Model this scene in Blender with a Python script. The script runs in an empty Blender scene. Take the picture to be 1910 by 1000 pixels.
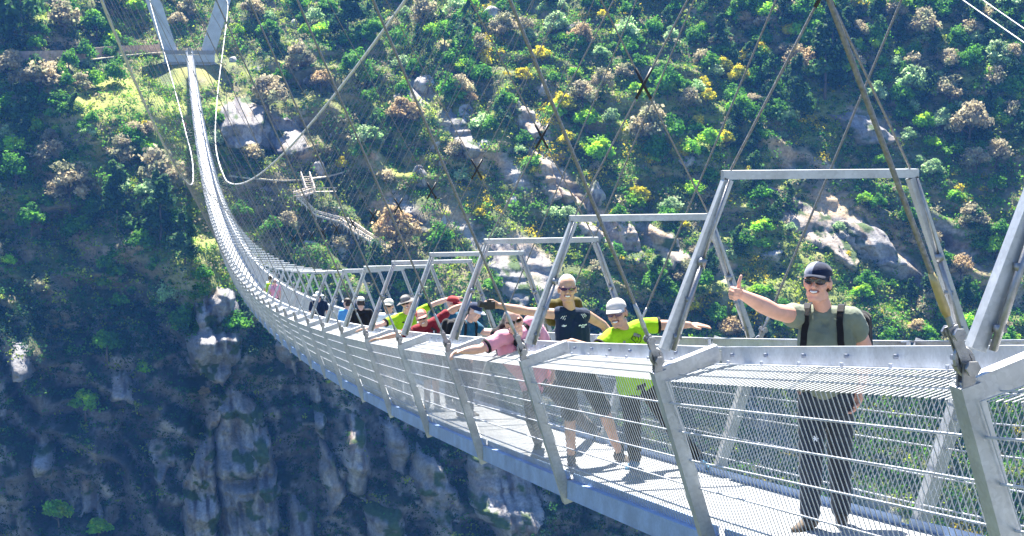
import bpy, math, random
import numpy as np
from mathutils import Vector, Matrix
random.seed(7)
RNG = np.random.default_rng(11)
SC = bpy.context.scene
COL = SC.collection
PI = math.pi
V = Vector

# ---------------------------------------------------------------- helpers
class MB:
    """collects quads / polygons and links them as ONE mesh object"""
    def __init__(self):
        self.v = []; self.f = []; self.n = 0; self.col = []; self.mi = []
    def add(self, vs, fs, col=None, mi=0):
        vs = np.asarray(vs, dtype=float).reshape(-1, 3)
        self.v.append(vs)
        for f in fs:
            self.f.append(tuple(i + self.n for i in f)); self.mi.append(mi)
        self.n += len(vs)
        self.col.append(np.tile(np.array(col if col is not None else (1, 1, 1)), (len(vs), 1)))
    def bar(self, p0, p1, w, h, up=(0, 0, 1), mi=0):
        """rectangular bar from p0 to p1; h along up, w across"""
        p0 = np.array(p0, float); p1 = np.array(p1, float)
        d = p1 - p0; d /= (np.linalg.norm(d) + 1e-9)
        u = np.array(up, float); u = u - d * (u @ d); u /= (np.linalg.norm(u) + 1e-9)
        s = np.cross(d, u)
        q = []
        for p in (p0, p1):
            for a, b in ((-1, -1), (1, -1), (1, 1), (-1, 1)):
                q.append(p + s * a * w / 2 + u * b * h / 2)
        self.add(q, [(0, 1, 2, 3), (7, 6, 5, 4), (0, 4, 5, 1), (1, 5, 6, 2), (2, 6, 7, 3), (3, 7, 4, 0)], mi=mi)
    def box(self, c, s, mi=0):
        self.bar((c[0], c[1], c[2] - s[2] / 2), (c[0], c[1], c[2] + s[2] / 2), s[0], s[1], (0, 1, 0), mi)
    def tube(self, pts, r, n=6, caps=True, mi=0):
        pts = np.asarray(pts, float); m = len(pts)
        r = np.broadcast_to(np.asarray(r, float), (m,))
        t = np.gradient(pts, axis=0); t /= (np.linalg.norm(t, axis=1)[:, None] + 1e-12)
        ref = np.array((0, 0, 1.0)) if abs(t[0][2]) < .9 else np.array((0, 1.0, 0))
        u = np.cross(t[0], ref); u /= np.linalg.norm(u)
        vs = []
        for i in range(m):
            u = u - t[i] * (u @ t[i]); u /= np.linalg.norm(u)
            w = np.cross(t[i], u)
            for k in range(n):
                a = 2 * PI * k / n
                vs.append(pts[i] + r[i] * (math.cos(a) * u + math.sin(a) * w))
        fs = []
        for i in range(m - 1):
            for k in range(n):
                k2 = (k + 1) % n
                fs.append((i * n + k, i * n + k2, (i + 1) * n + k2, (i + 1) * n + k))
        if caps:
            fs.append(tuple(range(n))[::-1]); fs.append(tuple((m - 1) * n + k for k in range(n)))
        self.add(vs, fs, mi=mi)
    def raw(self, vs, quads, mi=0):
        self.add(vs, [tuple(q) for q in quads], mi=mi)
    def build(self, name, mat, parent=None, smooth=False, origin=None):
        me = bpy.data.meshes.new(name)
        vs = np.concatenate(self.v) if self.v else np.zeros((0, 3))
        if origin is not None: vs = vs - np.array(origin)
        me.from_pydata(vs.tolist(), [], self.f)
        mats = mat if isinstance(mat, (list, tuple)) else [mat]
        for m in mats: me.materials.append(m)
        if len(mats) > 1: me.polygons.foreach_set('material_index', self.mi)
        if smooth: me.polygons.foreach_set('use_smooth', [True] * len(me.polygons))
        me.update()
        o = bpy.data.objects.new(name, me); COL.objects.link(o)
        if origin is not None: o.location = origin
        if parent is not None: o.parent = parent
        return o

def np_mesh(name, verts, quads, mat, cols=None, smooth=False, parent=None):
    """fast big quad mesh"""
    me = bpy.data.meshes.new(name)
    nv, nq, k = len(verts), len(quads), quads.shape[1]
    me.vertices.add(nv); me.vertices.foreach_set('co', np.ascontiguousarray(verts, dtype=np.float32).ravel())
    me.loops.add(nq * k); me.loops.foreach_set('vertex_index', np.ascontiguousarray(quads, dtype=np.int32).ravel())
    me.polygons.add(nq)
    me.polygons.foreach_set('loop_start', np.arange(0, nq * k, k, dtype=np.int32))
    try: me.polygons.foreach_set('loop_total', np.full(nq, k, dtype=np.int32))
    except Exception: pass
    if cols is not None:
        a = me.attributes.new('col', 'FLOAT_COLOR', 'POINT')
        c4 = np.ones((nv, 4), np.float32); c4[:, :3] = cols
        a.data.foreach_set('color', c4.ravel())
    me.materials.append(mat)
    me.update(calc_edges=True); me.validate()
    if smooth: me.polygons.foreach_set('use_smooth', np.ones(nq, dtype=bool))
    o = bpy.data.objects.new(name, me); COL.objects.link(o)
    if parent is not None: o.parent = parent
    return o

def tag(o, label=None, cat=None, group=None, kind=None):
    if label: o['label'] = label
    if cat: o['category'] = cat
    if group: o['group'] = group
    if kind: o['kind'] = kind
    return o
def empty(name, loc=(0, 0, 0), parent=None):
    o = bpy.data.objects.new(name, None); COL.objects.link(o); o.location = loc
    o.empty_display_size = .2
    if parent is not None: o.parent = parent
    return o

# ---------------------------------------------------------------- materials
def new_mat(name):
    m = bpy.data.materials.new(name); m.use_nodes = True
    return m, m.node_tree.nodes, m.node_tree.links, m.node_tree.nodes['Principled BSDF']
def plain(name, col, rough=.6, metal=0., var=.12, scale=8., bump=0., spec=.4, bscale=None, sheen=0.):
    """a painted / woven / cast surface with a little uneven colour"""
    m, N, L, b = new_mat(name)
    tc = N.new('ShaderNodeTexCoord'); nz = N.new('ShaderNodeTexNoise')
    nz.inputs['Scale'].default_value = scale; nz.inputs['Detail'].default_value = 5
    L.new(tc.outputs['Object'], nz.inputs['Vector'])
    mr = N.new('ShaderNodeMapRange'); mr.inputs[1].default_value = .3; mr.inputs[2].default_value = .7
    mr.inputs[3].default_value = 1 - var; mr.inputs[4].default_value = 1 + var
    L.new(nz.outputs['Fac'], mr.inputs[0])
    mx = N.new('ShaderNodeVectorMath'); mx.operation = 'SCALE'
    mx.inputs[0].default_value = col[:3]; L.new(mr.outputs[0], mx.inputs['Scale'])
    L.new(mx.outputs[0], b.inputs['Base Color'])
    b.inputs['Roughness'].default_value = rough; b.inputs['Metallic'].default_value = metal
    b.inputs['Specular IOR Level'].default_value = spec
    if sheen: b.inputs['Sheen Weight'].default_value = sheen
    if bump:
        nb = N.new('ShaderNodeTexNoise'); nb.inputs['Scale'].default_value = bscale or scale * 6
        nb.inputs['Detail'].default_value = 4
        L.new(tc.outputs['Object'], nb.inputs['Vector'])
        bp = N.new('ShaderNodeBump'); bp.inputs['Strength'].default_value = bump; bp.inputs['Distance'].default_value = .01
        L.new(nb.outputs['Fac'], bp.inputs['Height']); L.new(bp.outputs[0], b.inputs['Normal'])
    return m
def galv(name, col, rough=.42, metal=.55):
    """galvanised steel: spangle and faint runs"""
    m, N, L, b = new_mat(name)
    tc = N.new('ShaderNodeTexCoord')
    vo = N.new('ShaderNodeTexVoronoi'); vo.inputs['Scale'].default_value = 55
    nz = N.new('ShaderNodeTexNoise'); nz.inputs['Scale'].default_value = 5; nz.inputs['Detail'].default_value = 6
    L.new(tc.outputs['Object'], vo.inputs['Vector']); L.new(tc.outputs['Object'], nz.inputs['Vector'])
    m1 = N.new('ShaderNodeMapRange'); m1.inputs[3].default_value = .88; m1.inputs[4].default_value = 1.08
    L.new(vo.outputs['Color'], m1.inputs[0])
    m2 = N.new('ShaderNodeMapRange'); m2.inputs[1].default_value = .3; m2.inputs[2].default_value = .7
    m2.inputs[3].default_value = .8; m2.inputs[4].default_value = 1.12
    L.new(nz.outputs['Fac'], m2.inputs[0])
    mu = N.new('ShaderNodeMath'); mu.operation = 'MULTIPLY'
    L.new(m1.outputs[0], mu.inputs[0]); L.new(m2.outputs[0], mu.inputs[1])
    sc = N.new('ShaderNodeVectorMath'); sc.operation = 'SCALE'; sc.inputs[0].default_value = col
    L.new(mu.outputs[0], sc.inputs['Scale']); L.new(sc.outputs[0], b.inputs['Base Color'])
    mr = N.new('ShaderNodeMapRange'); mr.inputs[3].default_value = rough - .08; mr.inputs[4].default_value = rough + .12
    L.new(nz.outputs['Fac'], mr.inputs[0]); L.new(mr.outputs[0], b.inputs['Roughness'])
    b.inputs['Metallic'].default_value = metal
    return m
def attr_mat(name, rough=.8, trans=0., nscale=.8, namp=.35, bump=0., spec=.2):
    """colour comes from the mesh's own colour attribute, broken up by noise"""
    m, N, L, b = new_mat(name)
    at = N.new('ShaderNodeAttribute'); at.attribute_name = 'col'
    tc = N.new('ShaderNodeTexCoord')
    nz = N.new('ShaderNodeTexNoise'); nz.inputs['Scale'].default_value = nscale; nz.inputs['Detail'].default_value = 8
    nz.inputs['Roughness'].default_value = .65
    L.new(tc.outputs['Object'], nz.inputs['Vector'])
    mr = N.new('ShaderNodeMapRange'); mr.inputs[1].default_value = .3; mr.inputs[2].default_value = .7
    mr.inputs[3].default_value = 1 - namp; mr.inputs[4].default_value = 1 + namp
    L.new(nz.outputs['Fac'], mr.inputs[0])
    sc = N.new('ShaderNodeVectorMath'); sc.operation = 'SCALE'
    L.new(at.outputs['Color'], sc.inputs[0]); L.new(mr.outputs[0], sc.inputs['Scale'])
    L.new(sc.outputs[0], b.inputs['Base Color'])
    b.inputs['Roughness'].default_value = rough; b.inputs['Specular IOR Level'].default_value = spec
    if bump:
        bp = N.new('ShaderNodeBump'); bp.inputs['Strength'].default_value = bump; bp.inputs['Distance'].default_value = 1.0
        n2 = N.new('ShaderNodeTexNoise'); n2.inputs['Scale'].default_value = .7; n2.inputs['Detail'].default_value = 9
        n2.inputs['Roughness'].default_value = .7
        L.new(tc.outputs['Object'], n2.inputs['Vector'])
        L.new(n2.outputs['Fac'], bp.inputs['Height']); L.new(bp.outputs[0], b.inputs['Normal'])
    if trans:
        out = N['Material Output']
        tr = N.new('ShaderNodeBsdfTranslucent'); L.new(sc.outputs[0], tr.inputs['Color'])
        ms = N.new('ShaderNodeMixShader'); ms.inputs[0].default_value = trans
        L.new(b.outputs[0], ms.inputs[1]); L.new(tr.outputs[0], ms.inputs[2]); L.new(ms.outputs[0], out.inputs['Surface'])
    return m

# ---------------------------------------------------------------- camera maths (for the camera and for siting things)
F_PX, YAW, PIT = 3000.8, .204543, -.100171
CAM = np.array((-3.987, 0., 2.737))
FWD = np.array((math.sin(YAW) * math.cos(PIT), math.cos(YAW) * math.cos(PIT), math.sin(PIT)))
RGT = np.array((math.cos(YAW), -math.sin(YAW), 0.))
UPV = np.cross(RGT, FWD)
def ray(u, v):
    d = FWD + RGT * (u - 955) / F_PX + UPV * (500 - v) / F_PX
    return d / np.linalg.norm(d)
def at_y(u, v, y):
    """the place a metre-true distance y along the bridge that is seen in direction (u, v)"""
    d = ray(u, v); return CAM + d * (y / d[1])
def to_px(p):
    d = np.asarray(p, float) - CAM
    z = d @ FWD
    return 955 + F_PX * (d @ RGT) / z, 500 - F_PX * (d @ UPV) / z

# ---------------------------------------------------------------- noise
def _h(ix, iy, seed):
    n = (ix.astype(np.int64) * 374761393 + iy.astype(np.int64) * 668265263 + seed * 1274126177) & 0xffffffff
    n = ((n ^ (n >> 13)) * 1274126177) & 0xffffffff
    return ((n ^ (n >> 16)) & 0xffff) / 65535.0
def vnoise(x, y, seed=0):
    ix, iy = np.floor(x), np.floor(y); fx, fy = x - ix, y - iy
    fx = fx * fx * fx * (fx * (fx * 6 - 15) + 10); fy = fy * fy * fy * (fy * (fy * 6 - 15) + 10)
    a = _h(ix, iy, seed); b = _h(ix + 1, iy, seed); c = _h(ix, iy + 1, seed); d = _h(ix + 1, iy + 1, seed)
    return (a + (b - a) * fx) * (1 - fy) + (c + (d - c) * fx) * fy - .5
def fbm(x, y, seed=0, oct=4, gain=.5):
    s = 0; a = 1.
    for k in range(oct):
        s = s + a * vnoise(x, y, seed + k * 17); a *= gain; x, y = x * 2.03 + 7.1, y * 2.03 + 3.3
    return s
def ridged(x, y, seed=0, oct=4, gain=.5):
    s = 0; a = 1.
    for k in range(oct):
        s = s + a * (.5 - 2 * np.abs(vnoise(x, y, seed + k * 31))); a *= gain; x, y = x * 2.1 + 5.7, y * 2.1 + 1.9
    return s
def smooth(e0, e1, x):
    t = np.clip((x - e0) / (e1 - e0), 0, 1); return t * t * (3 - 2 * t)
HAZE, EXPO, DN = .00011, 2.25, True
# ================================================================ THE BRIDGE
Y1 = 9.578
def deck_z(y):
    t = np.asarray(y, float) - Y1
    return -.139016 * t + .000594 * t * t - 4.694e-7 * t ** 3 + .03 * (np.minimum(t, 0) / 4) ** 2
def cab_w(y):
    d = (np.asarray(y, float) - 238.947) / 240; return 1.885 + 17.057 * d * d + .2428 * d ** 3 - 8.3453 * d ** 4
def cab_z(y):
    d = (np.asarray(y, float) - 213.2375) / 240
    z = -6.8355 + 57.2011 * d * d + 1.1067 * d ** 3 - 20.9923 * d ** 4
    return np.maximum(z, deck_z(y) + .9)
M_STEEL = galv('galvanised_steel', (.46, .475, .49))
M_RAIL = galv('rail_steel', (.54, .56, .60), .38, .45)
M_GRATE = galv('grating_steel', (.27, .28, .29), .62, .06)
M_WIRE = galv('wire_mesh_steel', (.40, .42, .44), .6, .1)
M_EDGE = galv('edge_beam_steel', (.30, .42, .62), .45, .4)  # blue of its shaded, sky-lit face put into the steel's colour
M_ROPE = plain('steel_rope', (.23, .215, .19), .45, .6, .3, 60, .6, bscale=90)
M_CABLE = plain('main_cable_wrap', (.62, .62, .60), .45, .3, .12, 4)
M_FIT = plain('forged_fitting', (.30, .30, .31), .38, .8, .2, 25, .2)
M_SOCK = plain('zinc_socket', (.42, .42, .41), .45, .6, .15, 20)
M_BRASS = plain('weathered_brass_socket', (.42, .33, .16), .45, .5, .25, 20)
M_SLEEVE = plain('black_rubber_sleeve', (.012, .012, .014), .5, 0, .2, 20)
M_BOLT = plain('zinc_bolt', (.35, .38, .45), .4, .8, .1, 20)

WB, WO, HJ, WT, HT = .66, 1.07, 1.10, .62, 2.31
N_FIRST, N_LAST, N_PART = 0, 119, 96
BRIDGE = tag(empty('suspension_footbridge', (0, Y1, 0)),
             'long galvanised steel pedestrian suspension bridge with mesh sides sagging across the gorge', 'bridge')
def local(o):   # children are modelled in world coordinates
    o.matrix_parent_inverse = BRIDGE.matrix_basis.inverted() if False else Matrix.Translation((0, -Y1, 0)); return o
def part(mb, name, mat, parent, smooth_=False):
    o = mb.build(name, mat, smooth=smooth_)
    o.parent = parent
    if parent is BRIDGE: o.matrix_parent_inverse = Matrix.Translation((0, -Y1, 0))
    return o

def frame_base(mb, y, z):
    for s in (-1, 1):
        mb.bar((s * (WB + .004), y, z - .20), (s * (WO - .004), y, z + HJ - .01), .085, .105, (0, 1, 0))
        mb.bar((s * (WO + .01), y, z + HJ - .05), (s * .672, y, z + 1.195), .07, .10, (0, 0, 1))
    mb.bar((-WB + .01, y, z - .13), (WB - .01, y, z - .13), .10, .12)
def frame_hoop(mb, y, z):
    for s in (-1, 1):
        mb.bar((s * (WO - .045), y + .01, z + HJ + .12), (s * WT, y + .01, z + HT - .028), .062, .062, (0, 1, 0))
    mb.bar((-WT - .035, y + .01, z + HT), (WT + .035, y + .01, z + HT), .062, .056)
def fitting(mb, s, y, z, top):
    """fork, shackle and pins at the frame's outer corner, socket along the hanger"""
    a = np.array((s * (WO + .005), y - .02, z + HJ + .06)); top = np.array(top); d = top - a; d /= np.linalg.norm(d)
    for k in (-.024, .024):                                             # lug plates on the post, link plates up to the socket
        mb.bar(a + (0, k, -.09), a + (0, k, .02), .05, .012, (0, 1, 0))
        mb.bar(a - d * .03 + (0, k * .55, 0), a + d * .17 + (0, k * .55, 0), .040, .010, (0, 1, 0))
    for q, rr, hw in ((0., .021, .050), (.14, .018, .044)):
        c = a + d * q
        mb.tube([c + (0, -hw, 0), c + (0, hw, 0)], rr, 10)
        mb.tube([c + (0, -hw - .012, 0), c + (0, -hw + .002, 0)], rr * 1.45, 6)
        mb.tube([c + (0, hw - .002, 0), c + (0, hw + .012, 0)], rr * 1.45, 6)
    # bow of the shackle
    e = np.cross(d, (0, 1, 0)); th = np.linspace(0, 2 * PI, 15)
    mb.tube([a + d * (.02 + .055 * math.sin(t)) + e * .034 * math.cos(t) for t in th], .012, 6, False)
    mb.tube([a + d * .13, a + d * .24], .013, 8)
    return a, d
def rope_pts(a, b, n=2): return [np.array(a) + (np.array(b) - np.array(a)) * k / (n - 1) for k in range(n)]

stuff_frames, stuff_hang = MB(), MB()
for i in range(N_FIRST, N_LAST + 1):
    y = Y1 + 4. * (i - 1); z = float(deck_z(y)); near = i < 9
    w, cz = float(cab_w(y)), float(cab_z(y))
    mb, hb = MB(), MB()
    frame_base(mb, y, z); frame_hoop(hb, y, z)
    gap = cz - (z + HT)                      # mid-span the main cables run beside the deck
    if i <= N_PART:
        fr = part(mb, 'portal_frame', M_STEEL, BRIDGE)
        part(hb, 'hoop', M_STEEL, fr)
    else:
        frame_base(stuff_frames, y, z); frame_hoop(stuff_frames, y, z); fr = None
    for s in (-1, 1):
        top = np.array((s * w, y, cz))
        fb, ab = MB(), MB()
        if near:
            a, d = fitting(fb, s, y, z, top)
        else:
            a = np.array((s * (WO + .005), y - .02, z + HJ + .06)); d = top - a; d /= np.linalg.norm(d)
            fb.tube([a - (0, 0, .08), a + d * .02], .05, 6); fb.tube([a + d * .02, a + d * .16], .035, 6)
        r = .0115 if i < 6 else .008
        if near:
            sk = MB(); sk.tube([a + d * .21, a + d * .235, a + d * .35, a + d * .39], [.013, .019, .017, .012] if i == 0 else [.011, .0155, .0145, .011], 10)
            part(sk, 'rope_socket', M_BRASS if i == 0 else M_SOCK, fr, True)
            part(fb, 'shackle', M_FIT, fr, False)
        elif fr is not None:
            part(fb, 'shackle', M_FIT, fr)
        ab.tube(rope_pts(a + d * .33, top), r, 6 if near else 4, False)
        if fr is not None: part(ab, 'hanger_rope', M_ROPE, fr, True)
        else: stuff_hang.tube(rope_pts(a, top), .011, 3, False)
        if gap > 1.4 and fr is not None:
            # stay from the hoop's corner to the cable of the other side
            cb = MB(); c0 = np.array((s * (WT - .01), y + s * .014, z + HT + .03)); t2 = np.array((-s * w, y + s * .014, cz))
            cb.tube(rope_pts(c0, t2), .0085 if i < 4 else .0065, 6 if near else 4, False)
            part(cb, 'cross_stay', M_ROPE, fr, True)
            k = (WT - .01) / (WT - .01 + w)
            if i < 14:
                x = c0 + (t2 - c0) * k; e = (t2 - c0) / np.linalg.norm(t2 - c0)
                sb = MB(); sb.tube([x - e * .15, x + e * .15], .014 if i < 6 else .016, 8)
                part(sb, 'stay_sleeve', M_SLEEVE, fr, True)
        if near:
            # tensioning rod lying along the hoop leg
            rb = MB(); p0 = np.array((s * (WO - .09), y - .045, z + HJ + .12)); p1 = np.array((s * (WT + .01), y - .045, z + HT - .03))
            rb.tube(rope_pts(p0, p0 + (p1 - p0) * .52), .017, 8)
            rb.tube(rope_pts(p0 + (p1 - p0) * .50, p0 + (p1 - p0) * .54), .028, 8)
            rb.tube(rope_pts(p0 + (p1 - p0) * .52, p1), .009, 6)
            for q in (.08, .3):
                c = p0 + (p1 - p0) * q; rb.bar(c + (0, -.012, 0), c + (0, .03, 0), .045, .03)
            part(rb, 'tension_rod', M_FIT, fr, True)
so = part(stuff_frames, 'far_frames', M_STEEL, BRIDGE); so['kind'] = 'stuff'
so = part(stuff_hang, 'far_hanger_ropes', M_ROPE, BRIDGE); so['kind'] = 'stuff'

# ---- deck modules (one between each pair of frames)
STEP = .05
def rods(y0, y1, z0, z1, xa, za, xb, zb, r, step):
    """parallel wires across a panel; thin square rods as one numpy block"""
    n = int(round((y1 - y0 - .12) / step)); t = (np.arange(n) + .5) * step + .06
    yy = y0 + t; zz = z0 + (z1 - z0) * t / (y1 - y0)
    dx, dz = xb - xa, zb - za; L = math.hypot(dx, dz); nx, nz = -dz / L * r, dx / L * r
    v = np.zeros((n, 8, 3))
    for e, (x, h) in enumerate(((xa, za), (xb, zb))):
        for k, (oy, on) in enumerate(((-1, 0), (0, 1), (1, 0), (0, -1))):
            v[:, e * 4 + k, 0] = x + nx * on; v[:, e * 4 + k, 1] = yy + r * oy; v[:, e * 4 + k, 2] = zz + h + nz * on
    q = np.array([(0, 4, 5, 1), (1, 5, 6, 2), (2, 6, 7, 3), (3, 7, 4, 0)])
    f = (q[None] + (np.arange(n) * 8)[:, None, None]).reshape(-1, 4)
    return v.reshape(-1, 3), f
def module(i, dest=None):
    y0, y1 = Y1 + 4. * (i - 1), Y1 + 4. * i
    z0, z1 = float(deck_z(y0)), float(deck_z(y1))
    near = i < 12
    P = lambda x, t, h: (x, y0 + (y1 - y0) * t, z0 + (z1 - z0) * t + h)
    fl = dest or MB()
    fl.bar(P(0, .002, -.021), P(0, .998, -.021), 1.25, .042)
    if dest is None: mod = part(fl, 'deck_module', M_GRATE, BRIDGE)
    a, b = .016, .984
    for s in (-1, 1):
        rl = dest or MB()
        rl.bar(P(s * .655, a, 1.166), P(s * .655, b, 1.166), .03, .10)           # upstand
        rl.bar(P(s * .637, a, 1.221), P(s * .637, b, 1.221), .075, .010)           # top flange
        rl.bar(P(s * .70, a, 1.118), P(s * .70, b, 1.118), .058, .008)             # bolting ledge
        if near and dest is None:
            for k in range(7):
                t = (k + .5) / 7
                rl.tube([P(s * .668, t, 1.176), P(s * .69, t, 1.176)], .012, 6, mi=1)
                rl.tube([P(s * .705, t, 1.12), P(s * .705, t, 1.142)], .010, 6, mi=1)
        if dest is None: part(rl, 'handrail', (M_RAIL, M_BOLT), mod)
        eb = dest or MB()
        eb.bar(P(s * .684, a, -.085), P(s * .684, b, -.085), .010, .155)           # channel web
        eb.bar(P(s * .664, a, -.004), P(s * .664, b, -.004), .055, .009)           # channel flange
        eb.bar(P(s * .664, a, -.160), P(s * .664, b, -.160), .055, .009)
        eb.bar(P(s * .630, a, .03), P(s * .630, b, .03), .008, .06)                # toe board
        if dest is None: part(eb, 'edge_beam', M_EDGE, mod)
        step, rr = (.06, .0030) if i < 45 else (.12, .006)
        for nm, xa, za, xb, zb in (('side_mesh', .668, .02, 1.040, 1.02), ('shelf_mesh', 1.040, 1.02, .725, 1.116)):
            v, f = rods(y0, y1, z0, z1, s * xa, za, s * xb, zb, rr, step)
            if dest is None:
                o = np_mesh(nm, v, f, M_WIRE); o.parent = mod
            else: dest.raw(v, f)
        gb = dest or MB()
        for k in range(5):
            q = .12 + k * .185; x = .672 + (1.042 - .672) * q; h = .02 + 1.0 * q
            gb.tube([P(s * (x + .012), .005, h), P(s * (x + .012), .995, h)], .0062, 5 if near else 3, False)
        for q in (.33, .7):
            gb.tube([P(s * (1.04 - .315 * q), .005, 1.026 + .096 * q), P(s * (1.04 - .315 * q), .995, 1.026 + .096 * q)], .0035, 3, False)
        if dest is None: part(gb, 'guard_wires', M_RAIL, mod)
far = MB()
for i in range(N_FIRST - 1, N_LAST):
    module(i, None if i <= N_PART else far)
so = part(far, 'far_deck_modules', M_GRATE, BRIDGE); so['kind'] = 'stuff'
for s in (-1, 1):
    cb = MB(); yy = np.concatenate([np.linspace(-30, 160, 60), np.linspace(163, 300, 60), np.linspace(304, 491.5, 60)])
    cb.tube(np.stack([s * cab_w(yy), yy, cab_z(yy)], 1), .085, 10)
    part(cb, 'main_cable', M_CABLE, BRIDGE, True)
# ================================================================ THE FAR SIDE OF THE GORGE
# the slope is a sheet y = f(x, z): how far off the hillside stands for each place across and each height
XC = np.array((-150, -90, -50, -20, 5, 40, 90, 130, 180, 250, 330, 430.))
ZC = np.array((-185, -140, -110, -75, -45, -20, 0, 14, 19, 40, 80, 160.))
YT = np.array((
    (392, 404, 412, 424, 436, 448, 462, 479, 485, 501, 542, 690),   # -150
    (390, 402, 410, 422, 434, 446, 460, 478, 484, 500, 540, 690),   # -90
    (386, 398, 407, 418, 432, 445, 461, 480, 486, 502, 545, 690),   # -50
    (384, 396, 406, 418, 430, 441, 455, 483, 501, 520, 565, 690),   # -20
    (380, 392, 402, 413, 427, 440, 456, 483, 501, 528, 588, 690),   # 5
    (370, 382, 391, 402, 416, 448, 470, 489, 496, 524, 580, 690),   # 40
    (345, 358, 369, 382, 398, 428, 452, 470, 477, 508, 560, 690),   # 90
    (312, 332, 349, 371, 400, 428, 446, 459, 464, 486, 534, 690),   # 130
    (280, 306, 327, 360, 396, 420, 438, 450, 455, 474, 520, 690),   # 180
    (250, 280, 303, 342, 380, 403, 420, 432, 437, 456, 502, 690),   # 250
    (230, 262, 286, 328, 368, 390, 408, 420, 425, 444, 490, 690),   # 330
    (220, 250, 276, 318, 358, 380, 398, 410, 415, 434, 480, 690.))) # 430
def _interp(x, z):
    ix = np.clip(np.searchsorted(XC, x) - 1, 0, len(XC) - 2); iz = np.clip(np.searchsorted(ZC, z) - 1, 0, len(ZC) - 2)
    fx = np.clip((x - XC[ix]) / (XC[ix + 1] - XC[ix]), 0, 1); fz = np.clip((z - ZC[iz]) / (ZC[iz + 1] - ZC[iz]), 0, 1)
    fx = fx * fx * (3 - 2 * fx)
    a = YT[ix, iz] * (1 - fx) + YT[ix + 1, iz] * fx; b = YT[ix, iz + 1] * (1 - fx) + YT[ix + 1, iz + 1] * fx
    return a * (1 - fz) + b * fz
# bare rock: (x, z, half width, half height, strength)
def _xz(u, v, y=445.):
    p = at_y(u, v, y); return p[0], p[2]
SLABS = []
for (u, v, L, w_, an, k) in ((985, 225, 66, 22, -58, .95), (1022, 335, 70, 20, -55, .9), (1072, 405, 90, 20, -55, .95), (1500, 412, 110, 40, -48, 1.), (1565, 475, 66, 26, -50, .8),
        (860, 255, 70, 22, -60, .8), (935, 315, 56, 18, -55, .8), (950, 480, 100, 34, -65, .85), (1165, 440, 66, 20, -50, .8), (1245, 452, 66, 26, -60, .7),
        (1430, 292, 60, 22, -40, .6), (1645, 440, 66, 26, -60, .7), (1600, 232, 76, 28, -30, .6), (850, 420, 66, 20, -55, .75), (470, 235, 70, 46, -20, .9),
        (545, 262, 56, 36, -30, .9), (700, 300, 40, 14, -50, .6), (800, 170, 40, 24, -60, .7), (740, 395, 60, 30, -30, .8),
        (1380, 560, 60, 26, -55, .7), (1260, 700, 80, 24, -55, .7), (1400, 830, 90, 26, -50, .8), (1650, 760, 90, 30, -50, .75), (1800, 900, 90, 30, -50, .75),
        (1690, 500, 60, 24, -65, .6), (1480, 300, 70, 24, -35, .5), (1300, 50, 60, 20, -50, .4)):
    x_, z_ = _xz(u, v); SLABS.append((x_, z_, L * .13, w_ * .155, math.radians(an), min(1, k + .1)))
def rocky(x, z):
    """0..1, how much bare rock: cliffs low on the left, ribs and slabs on the lit slope"""
    r = .42 * smooth(-38, -70, z) * smooth(150, 70, x)
    for (cx, cz, lo, sh, an, k) in SLABS:
        ca, sa = math.cos(an), math.sin(an); dx, dz = x - cx, z - cz
        q = ((dx * ca + dz * sa) / lo) ** 2 + ((-dx * sa + dz * ca) / sh) ** 2
        r = np.maximum(r, k * np.exp(-q * q * .8))
    return r
BUMPS = []
for (u, v, am, wx, wz) in ((160, 800, 9, 5, 8), (205, 690, 8, 5, 8), (270, 725, 7, 4, 6), (110, 1005, 9, 5, 8), (190, 1020, 9, 5, 7), (60, 660, 7, 5, 7), (320, 500, 7, 7, 6), (640, 790, 6, 4, 9),
        (720, 880, 6, 4, 9), (820, 930, 7, 5, 10), (560, 760, 5, 4, 8), (40, 800, 7, 5, 8), (100, 520, 6, 8, 5), (230, 470, 6, 8, 5), (560, 930, 6, 4, 9), (920, 900, 6, 5, 8)):
    x_, z_ = _xz(u, v, 415.); BUMPS.append((x_, z_, am, wx, wz))
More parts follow.
